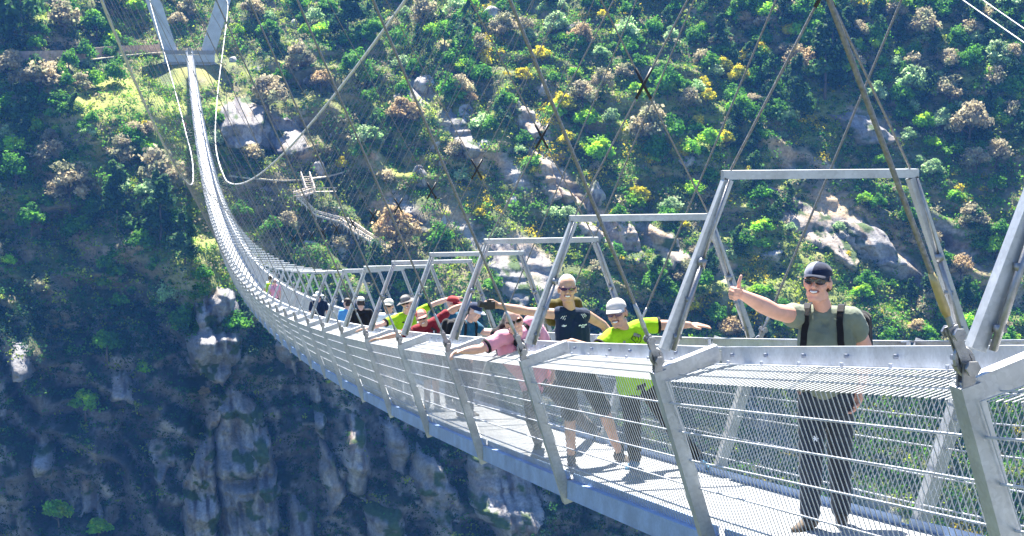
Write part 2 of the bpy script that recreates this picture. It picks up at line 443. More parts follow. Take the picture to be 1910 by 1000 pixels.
def surf(x, z):
    x = np.asarray(x, float); z = np.asarray(z, float)
    y = _interp(x, z)
    for (cx, cz, am, bx, bz) in BUMPS:                                  # small spurs that stand out of the cliff into the sun
        dz = z - cz; y = y - am * np.exp(-((x - cx) / bx) ** 2 - (dz / (bz * np.where(dz > 0, .55, 1.3))) ** 2)
    rk = rocky(x, z)
    wx, wz = x + 6 * fbm(x / 30, z / 30, 5, 3), z + 6 * fbm(x / 30, z / 30, 9, 3)
    y = y - 9.0 * fbm(wx / 46, wz / 46, 1, 3)
    ac, al = (wx * .80 + wz * .60), (wx * -.60 + wz * .80)               # spurs slant down to the right
    y = y - (7.0 * ridged(ac / 44, al / 150, 15, 2) + 2.6 * ridged(ac / 17, al / 60, 18, 3)) * smooth(-95, -40, z)                           # spurs and gullies
    rib = ridged(wx / 15 + wz / 40, wz / 34, 2, 4)                      # ribs running down the cliffs
    low = smooth(-25, -60, z) * smooth(170, 110, x); amp = .7 + 2.0 * rk + 3.6 * low
    flat = 1 - .85 * np.exp(-((x - 0) / 14) ** 2 - ((z - 15) / 5) ** 2)
    y = y - amp * rib * flat
    # ledges: the slope steps back a little at uneven heights
    lh = (z * .85 + x * .38) / 13 + 2.2 * fbm(x / 34, z / 30, 12, 3); st = lh - np.floor(lh)
    y = y + (st - smooth(.55, 1., st)) * -7.5 * flat * (.35 + 1.3 * smooth(-.25, .3, fbm(x / 40, z / 40, 14, 2)))
    lh = (z * .95 + x * .2) / 4.6 + 2.0 * fbm(x / 14, z / 12, 13, 3); st = lh - np.floor(lh)
    y = y + (st - smooth(.5, 1., st)) * -(1.7 + 1.5 * rk) * flat
    y = y - .9 * fbm(wx / 4.2, wz / 5.5, 21, 4) * (.6 + 1.3 * rk + 1.2 * low) * flat - 2.6 * low * ridged(x / 6.5 + z / 30, z / 17, 33, 3)
    return y
def hit(u, v):
    """where the line of sight (u, v) of the survey meets the hillside"""
    d = ray(u, v); t = np.arange(260., 820., .5)
    p = CAM[None] + d[None] * t[:, None]
    k = np.argmax(p[:, 1] > surf(p[:, 0], p[:, 2]))
    return p[k] if k else p[-1]

gx = np.concatenate([np.arange(-150, -64, 3.), np.arange(-64, 290, .85), np.arange(290, 430, 3.)])
gz = np.concatenate([np.arange(-185, -124, 3.), np.arange(-124, 74, .72), np.arange(74, 161, 2.5)])
GX, GZ = np.meshgrid(gx, gz); GY = surf(GX, GZ)
dYdz = np.gradient(GY, gz, axis=0); dYdx = np.gradient(GY, gx, axis=1)
ny = 1 / np.sqrt(1 + dYdz ** 2 + dYdx ** 2); nzv = dYdz * ny         # upward part of the normal
RK = rocky(GX, GZ)
def mixc(a, b, t): return a * (1 - t[..., None]) + np.asarray(b) * t[..., None]
C = np.zeros(GX.shape + (3,)) + np.array((.085, .110, .035))            # low scrub
n1 = fbm(GX / 9, GZ / 7, 41, 4); n2 = fbm(GX / 26, GZ / 20, 47, 3); n3 = fbm(GX / 3.2, GZ / 2.6, 53, 3)
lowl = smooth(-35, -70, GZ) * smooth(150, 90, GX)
C = mixc(C, (.016, .028, .013), lowl)  # dark scrub low on the left, darkened further to carry the gorge's shade
C = mixc(C, (.26, .21, .13), (1 - .8 * lowl) * smooth(.05, .35, n1) * .8)              # dry soil
C = mixc(C, (.26, .31, .06), smooth(.08, .36, n2 + .25 * n3) * .7 * smooth(-70, -30, GZ))       # spring grass
for (cx, cz, wx, wz, k) in ((28, 10, 18, 9, .9), (-22, 6, 16, 9, .7), (0, 12, 16, 4, .7), (120, -10, 26, 22, .5), (170, -70, 70, 30, .55), (60, -14, 20, 4, .7), (80, 26, 16, 12, .4)):
    q = ((GX - cx) / wx) ** 2 + ((GZ - cz) / wz) ** 2
    C = mixc(C, (.26, .27, .055), np.exp(-q) * k * smooth(-.3, .25, n3 + n1))
rockm = np.clip(smooth(.45, .18, nzv + .16 * n3) * (.35 + RK), 0, 1)
rockm = np.maximum(rockm, RK * smooth(-.2, .25, n3 + .3 * n1 + (RK - .5)))
rc = np.zeros(GX.shape + (3,)) + np.array((.34, .305, .28)); rc = mixc(rc, (.20, .19, .195), lowl)  # rock colour darkened low on the left, gorge shade painted in
rc = mixc(rc, (.40, .38, .37), smooth(.02 , .35, fbm(GX / 2.4, GZ / 8.5, 61, 4) + .5 * fbm(GX / 9, GZ / 22, 63, 3)))       # pale lichen streaks
rc = mixc(rc, (.10, .092, .092), smooth(.02, .35, fbm(GX / 3.1, GZ / 9, 67, 4)))       # dark water stains
rc = mixc(rc, (.56, .38, .22), smooth(-.05, .3, fbm(GX / 8, GZ / 8, 71, 3)) * .8 * smooth(-75, -35, GZ))   # ochre faces
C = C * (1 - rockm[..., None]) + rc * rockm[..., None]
VEG = 1 - rockm
M_GROUND = attr_mat('hillside_ground', .9, 0, 1.3, .4, .55)
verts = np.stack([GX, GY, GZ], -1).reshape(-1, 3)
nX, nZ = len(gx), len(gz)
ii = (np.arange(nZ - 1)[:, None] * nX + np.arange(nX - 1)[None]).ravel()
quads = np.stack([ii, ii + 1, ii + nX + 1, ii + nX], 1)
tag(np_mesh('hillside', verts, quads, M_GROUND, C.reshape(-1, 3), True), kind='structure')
# the hill's top behind and the valley floor below, out to the horizon
M_FARLAND = plain('far_land', (.06, .075, .03), .9, 0, .3, .02)
g = MB(); g.add([(-3000, 684, 158), (3000, 684, 158), (3000, 4000, 420), (-3000, 4000, 420)], [(0, 1, 2, 3)])
tag(g.build('hills', M_FARLAND), kind='structure')
g = MB(); g.add([(-3000, -600, -184), (3000, -600, -184), (3000, 500, -184), (-3000, 500, -184)], [(0, 1, 2, 3)])
tag(g.build('ground', M_FARLAND), kind='structure')

# ---------------------------------------------------------------- foliage
M_LEAF = attr_mat('leaves', .7, .5, .9, .35, 0, .15)
M_BARK = plain('bark', (.13, .10, .075), .9, 0, .3, 6, .4)
def leaf_quads(centers, size, out_dir, rng, up=.35):
    """one small bent-free leaf spray (a quad) per centre, facing roughly outwards"""
    n = len(centers)
    nrm = out_dir + rng.normal(0, .75, (n, 3)); nrm[:, 2] += up
    nrm /= np.linalg.norm(nrm, axis=1)[:, None] + 1e-9
    a = np.cross(nrm, rng.normal(0, 1, (n, 3))); a /= np.linalg.norm(a, axis=1)[:, None] + 1e-9
    b = np.cross(nrm, a)
    s = (size * rng.uniform(.55, 1.3, n))[:, None]; s2 = s * rng.uniform(.5, .95, (n, 1))
    c = centers
    q = np.stack([c - a * s - b * s2 * .35, c + a * s * .25 - b * s2, c + a * s + b * s2 * .3, c - a * s * .2 + b * s2], 1)
    return q.reshape(-1, 3)
def blob_cloud(lobes, per, rng, shell=.55):
    """points through the volume of several uneven lobes (x, y, z, rx, ry, rz)"""
    pts, outs = [], []
    for (x, y, z, rx, ry, rz) in lobes:
        d = rng.normal(0, 1, (per, 3)); d /= np.linalg.norm(d, axis=1)[:, None]
        r = (shell + (1 - shell) * rng.random(per)) * (1 + .25 * np.sin(d[:, 0] * 5 + d[:, 2] * 7 + x))
        pts.append(np.array((x, y, z)) + d * r[:, None] * np.array((rx, ry, rz))); outs.append(d)
    return np.concatenate(pts), np.concatenate(outs)
PAL = {
    'ashen':  ((.48, .41, .25), (.41, .37, .24), (.54, .45, .27), (.36, .37, .20)),
    'tan':    ((.56, .40, .21), (.50, .38, .20), (.46, .37, .19)),
    'lime':   ((.28, .56, .03), (.40, .60, .035), (.22, .50, .035)),
    'green':  ((.10, .29, .025), (.07, .22, .025), (.14, .33, .03)),
    'dark':   ((.04, .10, .03), (.05, .12, .03), (.065, .15, .04)),
    'pale':   ((.38, .55, .24), (.32, .50, .20), (.46, .60, .32)),
    'broom':  ((.68, .58, .03), (.36, .42, .05), (.74, .66, .03)),
}
def tree_mesh(kind, seed):
    """crown (unit: crown about 1 wide) and trunk meshes"""
    rng = np.random.default_rng(seed)
    tall = kind == 'dark'
    nl = 16 if not tall else 12
    lobes = []
    for k in range(nl):
        if tall:
            t = (k + .5) / nl; r = .30 * (1 - t) ** .8 + .07; a = rng.random() * 6.28
            lobes.append((math.cos(a) * r * .7, math.sin(a) * r * .7, .28 + 1.05 * t, r * .75, r * .75, .14))
        else:
            a = k * 2.4 + rng.random(); rr = .30 * math.sqrt((k + .3) / nl); h = .38 + .34 * (1 - (rr / .32) ** 2) * rng.uniform(.5, 1.1) + rng.normal(0, .05)
            s = rng.uniform(.11, .21)
            lobes.append((math.cos(a) * rr, math.sin(a) * rr, h, s, s, s * rng.uniform(.6, .95)))
    per = 150
    c, o = blob_cloud(lobes, per, rng, .45)
    q = leaf_quads(c, .037 if kind in ('ashen', 'tan') else .042, o, rng)
    pal = np.array(PAL[kind])
    lob = np.repeat(np.arange(nl), per)
    base = pal[rng.integers(0, len(pal), nl)][lob] * rng.uniform(.78, 1.22, (nl, 1))[lob]
    cols = base * rng.uniform(.72, 1.28, (len(c), 1))
    me_c = np_mesh('crown', q, np.arange(len(q)).reshape(-1, 4), M_LEAF, np.repeat(cols, 4, 0))
    tb = MB()
    tb.tube([(0, 0, -.15), (.01, 0, .12), (.0, .01, .30), (.01, 0, .46 if not tall else 1.1)], [.034, .027, .02, .008], 6)
    if not tall:
        for L in lobes[::2]:
            tb.tube([(0, 0, .22 + .1 * rng.random()), (L[0] * .55, L[1] * .55, L[2] * .72), (L[0], L[1], L[2] + .03)], [.014, .009, .004], 4)
    me_t = tb.build('trunk', M_BARK, smooth=True)
    a, b = me_c.data, me_t.data
    bpy.data.objects.remove(me_c); bpy.data.objects.remove(me_t)
    return a, b
TREES = {k: [tree_mesh(k, 100 + 10 * j + s) for s in range(4 if k in ('ashen', 'green', 'dark') else 3)] for j, k in enumerate(PAL) if k != 'broom'}
TREES['broom'] = [tree_mesh('broom', 900 + s) for s in range(3)]
KIND_NAME = {'ashen': 'ash_brown_tree', 'tan': 'tan_leaved_tree', 'lime': 'lime_green_tree', 'green': 'broadleaf_tree', 'dark': 'conifer_tree', 'pale': 'pale_leaved_tree', 'broom': 'broom_bush'}
def plant_tree(kind, p, width, label, group=None, rot=None, hs=1.):
    me_c, me_t = TREES[kind][int(RNG.integers(0, len(TREES[kind])))]
    o = empty(KIND_NAME[kind], tuple(p)); cat = 'bush' if kind == 'broom' else 'tree'
    tag(o, label, cat, group)
    s = width / (.86 if kind != 'dark' else .62)
    o.scale = (s, s, s * hs); o.rotation_euler.z = RNG.random() * 6.28 if rot is None else rot
    for n, me in (('crown', me_c), ('trunk', me_t)):
        c = bpy.data.objects.new(n, me); COL.objects.link(c); c.parent = o
    return o
def tree_at(u, v, wpx, kind, label, group=None):
    """u, v: middle of the crown as surveyed; it stands on the slope below it"""
    p = hit(u, min(v + wpx * .42, 1050)); dist = np.linalg.norm(p - CAM); w = wpx * dist / F_PX
    hs = RNG.uniform(.85, 1.1)
    return plant_tree(kind, p + (0, .3 if not (u < 520 and v > 600) else -1.2, 0), w, label, group, hs=hs)
PROM = [
 (690, 258, 62, 'pale', 'pale mint-green round tree standing alone on the slope behind the middle stays'),
 (755, 212, 80, 'tan', 'broad tan-brown round tree on the rocky slope left of the pale slab'),
 (740, 442, 100, 'tan', 'wide orange-tan bush-like tree beside the wooden stairway'),
 (1120, 292, 58, 'lime', 'bright lime round tree below the yellow broom patch'),
 (1095, 226, 58, 'lime', 'lime tree among yellow broom just above the round lime tree'),
 (1784, 374, 44, 'lime', 'small isolated lime tree framed by the bridge hoop on the shaded slope at right'),
 (1702, 166, 64, 'pale', 'big pale silvery-green tree high on the right slope'),
 (1210, 250, 84, 'ashen', 'large ash-grey tree below the black crossing sleeves at mid slope'),
 (1809, 240, 78, 'ashen', 'large ash-brown tree on the far right slope'),
 (1384, 17, 52, 'green', 'fresh green tree at the very top of the slope'),
 (1491, 122, 64, 'tan', 'tan-pink tree among yellow-green bushes high on the slope'),
 (1084, 74, 50, 'tan', 'tan upright tree in the upper gully'),
 (1816, 417, 62, 'ashen', 'ash-brown flat-topped tree right of the near hoop'),
 (1793, 508, 52, 'tan', 'tan tree low on the right beyond the near hoop post'),
 (75, 152, 90, 'ashen', 'grey-brown spreading tree below the road at far left'),
 (560, 122, 62, 'ashen', 'grey-brown tree on the ridge right of the pylon'),
 (600, 152, 52, 'tan', 'orange-tan tree on the ridge right of the pylon'),
 (500, 182, 80, 'ashen', 'grey-brown tree on the cliff edge below the ridge'),
 (300, 340, 100, 'ashen', 'broad grey-brown tree left of the deck above the cliffs'),
 (130, 348, 92, 'ashen', 'grey-brown tree at the cliff edge on the left'),
 (470, 290, 46, 'ashen', 'small grey-green round tree under the rock face near the right cable'),
 (1291, 573, 42, 'broom', 'yellow-green bush behind the outstretched arm'),
 (1360, 622, 56, 'tan', 'tan bush just above the far handrail'),
 (1436, 618, 46, 'pale', 'pale grey-green tree above the handrail left of the man in olive'),
 (1609, 548, 44, 'lime', 'yellow-green bush right of the waving man'),
 (160, 752, 58, 'lime', 'sunlit yellow-green bush alone on the shaded cliff at lower left'),
 (200, 640, 56, 'green', 'sunlit green bush high on the shaded cliff at lower left'),
 (270, 692, 34, 'lime', 'little sunlit yellow-green bush in the shaded gully'),
 (110, 962, 56, 'lime', 'sunlit yellow-green tree at the bottom left'),
 (185, 985, 52, 'lime', 'sunlit yellow-green tree right of its twin at the bottom left'),
 (440, 936, 34, 'ashen', 'small pale grey bush on the flank of the rock pillar'),
 (385, 950, 24, 'ashen', 'tiny grey bush at the foot of the rock pillar'),
 (380, 730, 24, 'tan', 'tiny tan bush left of the rock pillar top'),
 (445, 722, 22, 'green', 'small green bush behind the rock pillar top'),
 (1713, 616, 42, 'tan', 'tan bush between the man in olive and the near post'),
 (1122, 100, 38, 'pale', 'small pale green tree in the upper gully under the stays'),
 (1038, 52, 60, 'pale', 'pale green tree beside yellow broom near the top of the gully'),
]
for (u, v, w, k, lab) in PROM: tree_at(u, v, w, k, lab)
MORE = [(300, 430, 60, 'dark'), (262, 462, 60, 'green'), (330, 412, 50, 'green'), (345, 475, 50, 'dark'), (380, 520, 40, 'green'), (300, 500, 50, 'green'), (220, 420, 56, 'dark'), (150, 430, 60, 'green'), (60, 420, 60, 'green'), (986, 67, 32, 'pale'), (940, 60, 62, 'ashen'), (1013, 17, 26, 'pale'), (1049, 15, 26, 'pale'), (1196, 124, 42, 'green'), (1166, 138, 40, 'ashen'),
 (1074, 143, 30, 'lime'), (1087, 182, 60, 'ashen'), (1124, 157, 46, 'ashen'), (1286, 192, 45, 'ashen'), (720, 332, 40, 'ashen'), (878, 186, 28, 'tan'),
 (1389, 42, 36, 'tan'), (1428, 52, 50, 'ashen'), (1340, 80, 40, 'ashen'), (1311, 112, 40, 'ashen'), (1460, 97, 32, 'ashen'), (1552, 112, 62, 'dark'),
 (1540, 158, 70, 'dark'), (1595, 124, 46, 'ashen'), (1750, 157, 42, 'pale'), (1771, 174, 70, 'ashen'), (1708, 136, 60, 'ashen'), (1771, 120, 46, 'ashen'),
 (1725, 57, 66, 'ashen'), (1813, 61, 52, 'ashen'), (1674, 23, 46, 'ashen'), (1876, 170, 52, 'green'), (1830, 178, 30, 'ashen'), (1687, 220, 42, 'green'),
 (1725, 233, 46, 'lime'), (1758, 233, 46, 'pale'), (1868, 233, 40, 'lime'), (1695, 254, 36, 'pale'), (1821, 304, 60, 'ashen'), (1859, 292, 60, 'ashen'),
 (1742, 322, 40, 'pale'), (1861, 351, 40, 'green'), (1889, 107, 46, 'ashen'), (1485, 208, 52, 'dark'), (1405, 187, 36, 'ashen'), (1286, 190, 40, 'ashen'),
 (1460, 212, 42, 'green'), (1740, 320, 44, 'pale'), (1785, 373, 30, 'green'), (1660, 632, 36, 'ashen'), (1413, 597, 32, 'ashen'), (1337, 594, 46, 'green'),
 (1299, 472, 40, 'ashen'), (1363, 480, 26, 'pale'), (1565, 426, 28, 'pale'), (20, 130, 60, 'ashen'), (225, 285, 70, 'ashen'), (40, 60, 80, 'dark'),
 (120, 40, 70, 'ashen'), (180, 50, 60, 'green'), (210, 20, 60, 'dark'), (330, 40, 40, 'ashen'), (350, 20, 40, 'ashen'), (100, 290, 70, 'ashen'),
 (30, 330, 60, 'green'), (250, 250, 44, 'ashen'), (40, 240, 50, 'dark'), (450, 400, 50, 'green'), (540, 420, 50, 'ashen'), (640, 460, 46, 'ashen'),
 (500, 60, 50, 'green'), (470, 20, 50, 'ashen'), (660, 130, 60, 'green'), (650, 60, 60, 'dark'), (700, 60, 50, 'green'), (790, 30, 60, 'ashen'), (830, 70, 50, 'green')]
BROOM = [(1050, 202, 56), (973, 142, 40), (1010, 105, 44), (1240, 262, 44), (1265, 290, 40), (1370, 240, 36), (1355, 265, 34), (1300, 232, 30), (900, 108, 30),
 (1060, 262, 40), (1195, 370, 50), (905, 118, 26), (880, 72, 22), (895, 400, 26), (870, 30, 26), (1320, 185, 34), (1420, 100, 40), (1470, 60, 34), (1395, 110, 36),
 (1180, 190, 28), (1275, 420, 26), (1225, 210, 30), (270, 240, 26), (420, 560, 24), (1000, 320, 30), (1350, 130, 40), (1380, 150, 46), (1310, 160, 40)]
G_T = {'ashen': ('ash-brown bare-looking tree among the mixed trees on the hillside', 'ash-brown trees on the hillside'),
       'tan': ('tan tree among the mixed trees on the hillside', 'tan trees on the hillside'),
       'lime': ('bright lime-green tree among darker trees on the hillside', 'lime-green trees on the hillside'),
       'green': ('mid green leafy tree in the woods on the hillside', 'green trees on the hillside'),
       'dark': ('dark green pointed tree in the woods on the hillside', 'dark pointed trees on the hillside'),
       'pale': ('pale grey-green tree among darker trees on the hillside', 'pale green trees on the hillside'),
       'broom': ('broom bush with yellow flowers on the sunny hillside', 'yellow broom bushes on the hillside')}
for (u, v, w, k) in MORE: tree_at(u, v, w, k, *G_T[k])
for (u, v, w) in BROOM: tree_at(u, v, w, 'broom', *G_T['broom'])
n = 0
while n < 130:
    u, v = RNG.uniform(-20, 1930), RNG.uniform(-20, 700)
    dens = .9 if u > 1150 and v < 260 else (.7 if u > 1300 and v < 640 else (.5 if v < 330 else .12))
    if u < 340 and v > 420: dens = .1
    p = hit(u, v)
    if rocky(p[0], p[2]) > .35: dens *= .12
    if abs(p[0]) < 16 and 2 < p[2] < 22: continue
    if RNG.random() > dens: continue
    n += 1
    k = ('ashen', 'green', 'dark', 'green', 'lime', 'pale', 'lime', 'green', 'broom')[int(RNG.integers(0, 9))]
    plant_tree(k, p + (0, .3, -.2), RNG.uniform(3.2, 7.5) * (.6 if k in ('dark', 'broom') else 1), *G_T[k], hs=RNG.uniform(.85, 1.2))

# ---- the closed woodland behind them that reads as one mass
def woodland(n_try, seed):
    rng = np.random.default_rng(seed); Q, CC = [], []
    x = rng.uniform(-64, 275, n_try); z = rng.uniform(-62, 64, n_try); y = surf(x, z)
    f = fbm(x / 26, z / 20, 301, 3); up = smooth(0, 30, z)
    keep = (rng.random(n_try) < .16 + 1.2 * f + .5 * up * smooth(60, 130, x) + .3 * smooth(110, 150, x) * smooth(-25, -5, z)) & (rocky(x, z) < .25) & ~((np.abs(x) < 18) & (z > -4) & (z < 26)) & ~((x > 8) & (x < 48) & (z > -4) & (z < 20))
    for X, Y, Z in zip(x[keep], y[keep], z[keep]):
        k = ('dark', 'green', 'ashen', 'green', 'dark', 'pale', 'lime')[int(rng.choice(7, p=(.15, .26, .08, .18, .08, .10, .15)))]
        me = TREES[k][int(rng.integers(0, 3))][0]; nv = len(me.vertices)
        a = np.empty(nv * 3, np.float32); me.vertices.foreach_get('co', a); a = a.reshape(-1, 3)
        c = np.empty(nv * 4, np.float32); me.attributes['col'].data.foreach_get('color', c); c = c.reshape(-1, 4)[:, :3]
        t = rng.random() * 6.28; s = rng.uniform(4.0, 10.0); ct, st = math.cos(t), math.sin(t)
        b = np.stack([a[:, 0] * ct - a[:, 1] * st, a[:, 0] * st + a[:, 1] * ct, a[:, 2] * rng.uniform(.8, 1.15) - .12], 1) * s + (X, Y + .3, Z)
        Q.append(b.reshape(-1, 4, 3)[::2].reshape(-1, 3)); CC.append((c * rng.uniform(.8, 1.2)).reshape(-1, 4, 3)[::2].reshape(-1, 3))
    return np.concatenate(Q), np.concatenate(CC)
q, cl = woodland(3200, 19); print('woodland quads', len(q) // 4)
tag(np_mesh('woods', q, np.arange(len(q)).reshape(-1, 4), M_LEAF, cl), 'dense mixed woodland filling the folds of the far hillside', 'woodland', kind='stuff')

# ---- scrub too dense to count: one object of leaf sprays over the whole slope
def scrub(n_try, seed, zlo, zhi, xlo, xhi):
    rng = np.random.default_rng(seed)
    x = rng.uniform(xlo, xhi, n_try); z = rng.uniform(zlo, zhi, n_try)
    y = surf(x, z); rk = rocky(x, z)
    m = (surf(x, z + .8) - surf(x, z - .8)) / 1.6
    dens = 1.05 - .95 * rk - .35 * (rk > .6) * (z > -48) + .35 * fbm(x / 14, z / 12, 77, 3) - .30 * smooth(.45, .1, m)
    dens = np.where((np.abs(x) < 9) & (z > 8) & (z < 20), 0, dens)
    grass = np.zeros_like(x)
    for (cx, cz, wx, wz, k) in ((28, 10, 18, 9, .9), (-22, 6, 16, 9, .6), (60, -14, 20, 4, .6)):
        grass = np.maximum(grass, k * np.exp(-((x - cx) / wx) ** 2 - ((z - cz) / wz) ** 2))
    keep = rng.random(n_try) < dens - grass * .75
    x, y, z, m = x[keep], y[keep], z[keep], m[keep]; nb = len(x)
    r = rng.gamma(4, .36, nb).clip(.5, 3.4); per = 36
    reg = fbm(x / 30, z / 24, 83, 3); reg2 = fbm(x / 11, z / 10, 87, 2); q = rng.random(nb)
    pal = np.array([(.028, .085, .022), (.055, .18, .025), (.11, .28, .028), (.28, .37, .04), (.34, .29, .19), (.62, .50, .025), (.22, .23, .11)])
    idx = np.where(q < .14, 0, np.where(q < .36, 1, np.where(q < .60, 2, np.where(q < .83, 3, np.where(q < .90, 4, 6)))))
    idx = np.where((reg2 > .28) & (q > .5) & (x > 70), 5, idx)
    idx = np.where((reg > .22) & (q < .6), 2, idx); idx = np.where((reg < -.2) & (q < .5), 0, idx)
    idx = np.where((z < -48) & (x < 120) & (q > .12), np.where(q > .94, 3, np.where(q > .80, 1, 0)), idx)  # mostly dark bushes low on the left, deepening the gorge's shade by colour
    base = pal[idx] * rng.uniform(.8, 1.25, (nb, 1))
    d = rng.normal(0, 1, (nb, per, 3)); d /= np.linalg.norm(d, axis=2)[..., None]; d[..., 2] = np.abs(d[..., 2]) * .9 - .12
    rad = r[:, None] * rng.uniform(.45, 1.0, (nb, per)) * (1 + .3 * np.sin(d[..., 0] * 4 + rng.random((nb, 1)) * 6))
    c = np.stack([x, y - .15 * r, z], 1)[:, None] + d * rad[..., None]
    qd = leaf_quads(c.reshape(-1, 3), np.repeat(.13 + .075 * r, per), d.reshape(-1, 3), rng)
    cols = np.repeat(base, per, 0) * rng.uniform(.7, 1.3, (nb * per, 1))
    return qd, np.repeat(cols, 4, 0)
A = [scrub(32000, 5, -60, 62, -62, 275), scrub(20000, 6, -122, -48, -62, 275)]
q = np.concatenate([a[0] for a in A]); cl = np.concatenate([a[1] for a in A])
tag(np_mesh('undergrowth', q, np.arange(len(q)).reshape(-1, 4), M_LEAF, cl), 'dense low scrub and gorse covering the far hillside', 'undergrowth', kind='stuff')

# ---- rocks that stand free
M_ROCK = attr_mat('rock', .88, 0, 1.1, .35, .6)
def rock(p, sx, sy, sz, seed, label, cat='rock', name='boulder', tilt=0., spire=False, group=None, res=36):
    rng = np.random.default_rng(seed)
    u = np.linspace(0, 2 * PI, res * 2, endpoint=False); w = np.linspace(-PI / 2, PI / 2, res)
    U, W = np.meshgrid(u, w)
    D = np.stack([np.cos(W) * np.cos(U), np.cos(W) * np.sin(U), np.sin(W)], -1)
    # cut by random planes into facets, then crumble
    R = np.full(U.shape, 1.25)
    for k in range(16 if spire else 13):
        nrm = rng.normal(0, 1, 3); 
        if spire: nrm[2] *= .3
        nrm /= np.linalg.norm(nrm); h = rng.uniform(.62, .95)
        dt = D @ nrm; R = np.minimum(R, np.where(dt > .05, h / np.maximum(dt, .05), 9))
    R = R + .10 * fbm(D[..., 0] * 3 + 9 * seed, D[..., 1] * 3 + D[..., 2] * (1.2 if spire else 3), seed, 5)
    P = D * R[..., None] * np.array((sx, sy, sz))
    if spire:
        lowm = (W < 0)[..., None]                                       # below its middle it goes on down into the slope as a buttress
        P[..., :2] = np.where(lowm, P[..., :2] / np.maximum(np.cos(W), .42)[..., None] * .98, P[..., :2]); P[..., 2] = np.where(W < 0, P[..., 2] * 2.4, P[..., 2])
        t = np.clip(P[..., 2] / sz * .5 + .5, 0, 1); k = (1.12 - .78 * np.clip(t * 2 - 1, 0, 1) ** 1.2)[..., None]
        P[..., :2] *= k
        P[..., 0] += (fbm(P[..., 2] / 7 + seed, P[..., 0] / 9, 3, 3)) * 1.8
        P[..., 1] -= ridged(P[..., 0] / 5 + seed, P[..., 2] / 22, seed, 4) * 1.9 + ridged(P[..., 0] / 1.9 + P[..., 2] / 9, P[..., 2] / 6 + seed, seed + 5, 3) * .8
    P += D * (.05 * min(sx, sz) * ridged(P[..., 0] / 1.4 + P[..., 1] / 3 + seed, P[..., 2] / 2.2, seed + 9, 3))[..., None]
    P[..., 0] += tilt * P[..., 2]
    cc = np.zeros(U.shape + (3,)) + np.array((.36, .34, .32))
    cc = mixc(cc, (.50, .48, .46), smooth(.0, .3, fbm(P[..., 0] / 1.8, P[..., 2] / 5, seed + 3, 4)))
    cc = mixc(cc, (.12, .11, .11), smooth(.05, .35, fbm(P[..., 0] / 2.6, P[..., 2] / 6, seed + 7, 4)))
    cc = mixc(cc, (.07, .10, .03), smooth(.2, .4, fbm(P[..., 0] / 3.5, P[..., 2] / 3.5, seed + 11, 3)) * .8)
    n0 = res * 2; i0 = (np.arange(res - 1)[:, None] * n0 + np.arange(n0)[None]); i1 = (np.arange(res - 1)[:, None] * n0 + (np.arange(n0) + 1) % n0)
    qd = np.stack([i0.ravel(), i1.ravel(), (i1 + n0).ravel(), (i0 + n0).ravel()], 1)
    o = np_mesh(name, P.reshape(-1, 3), qd, M_ROCK, cc.reshape(-1, 3), False)
    o.location = tuple(p); tag(o, label, cat, group); return o
def rock_at(u, v, wpx, hpx, seed, label, **k):
    p = hit(u, v); s = np.linalg.norm(p - CAM) / F_PX
    if k.get('spire'): p = p + (0, -3.6, 0)
    else: p = p + (0, wpx * s * .22, -hpx * s * .08)
    return rock(p, wpx * s * .5, wpx * s * .45, hpx * s * .5, seed, label, **k)
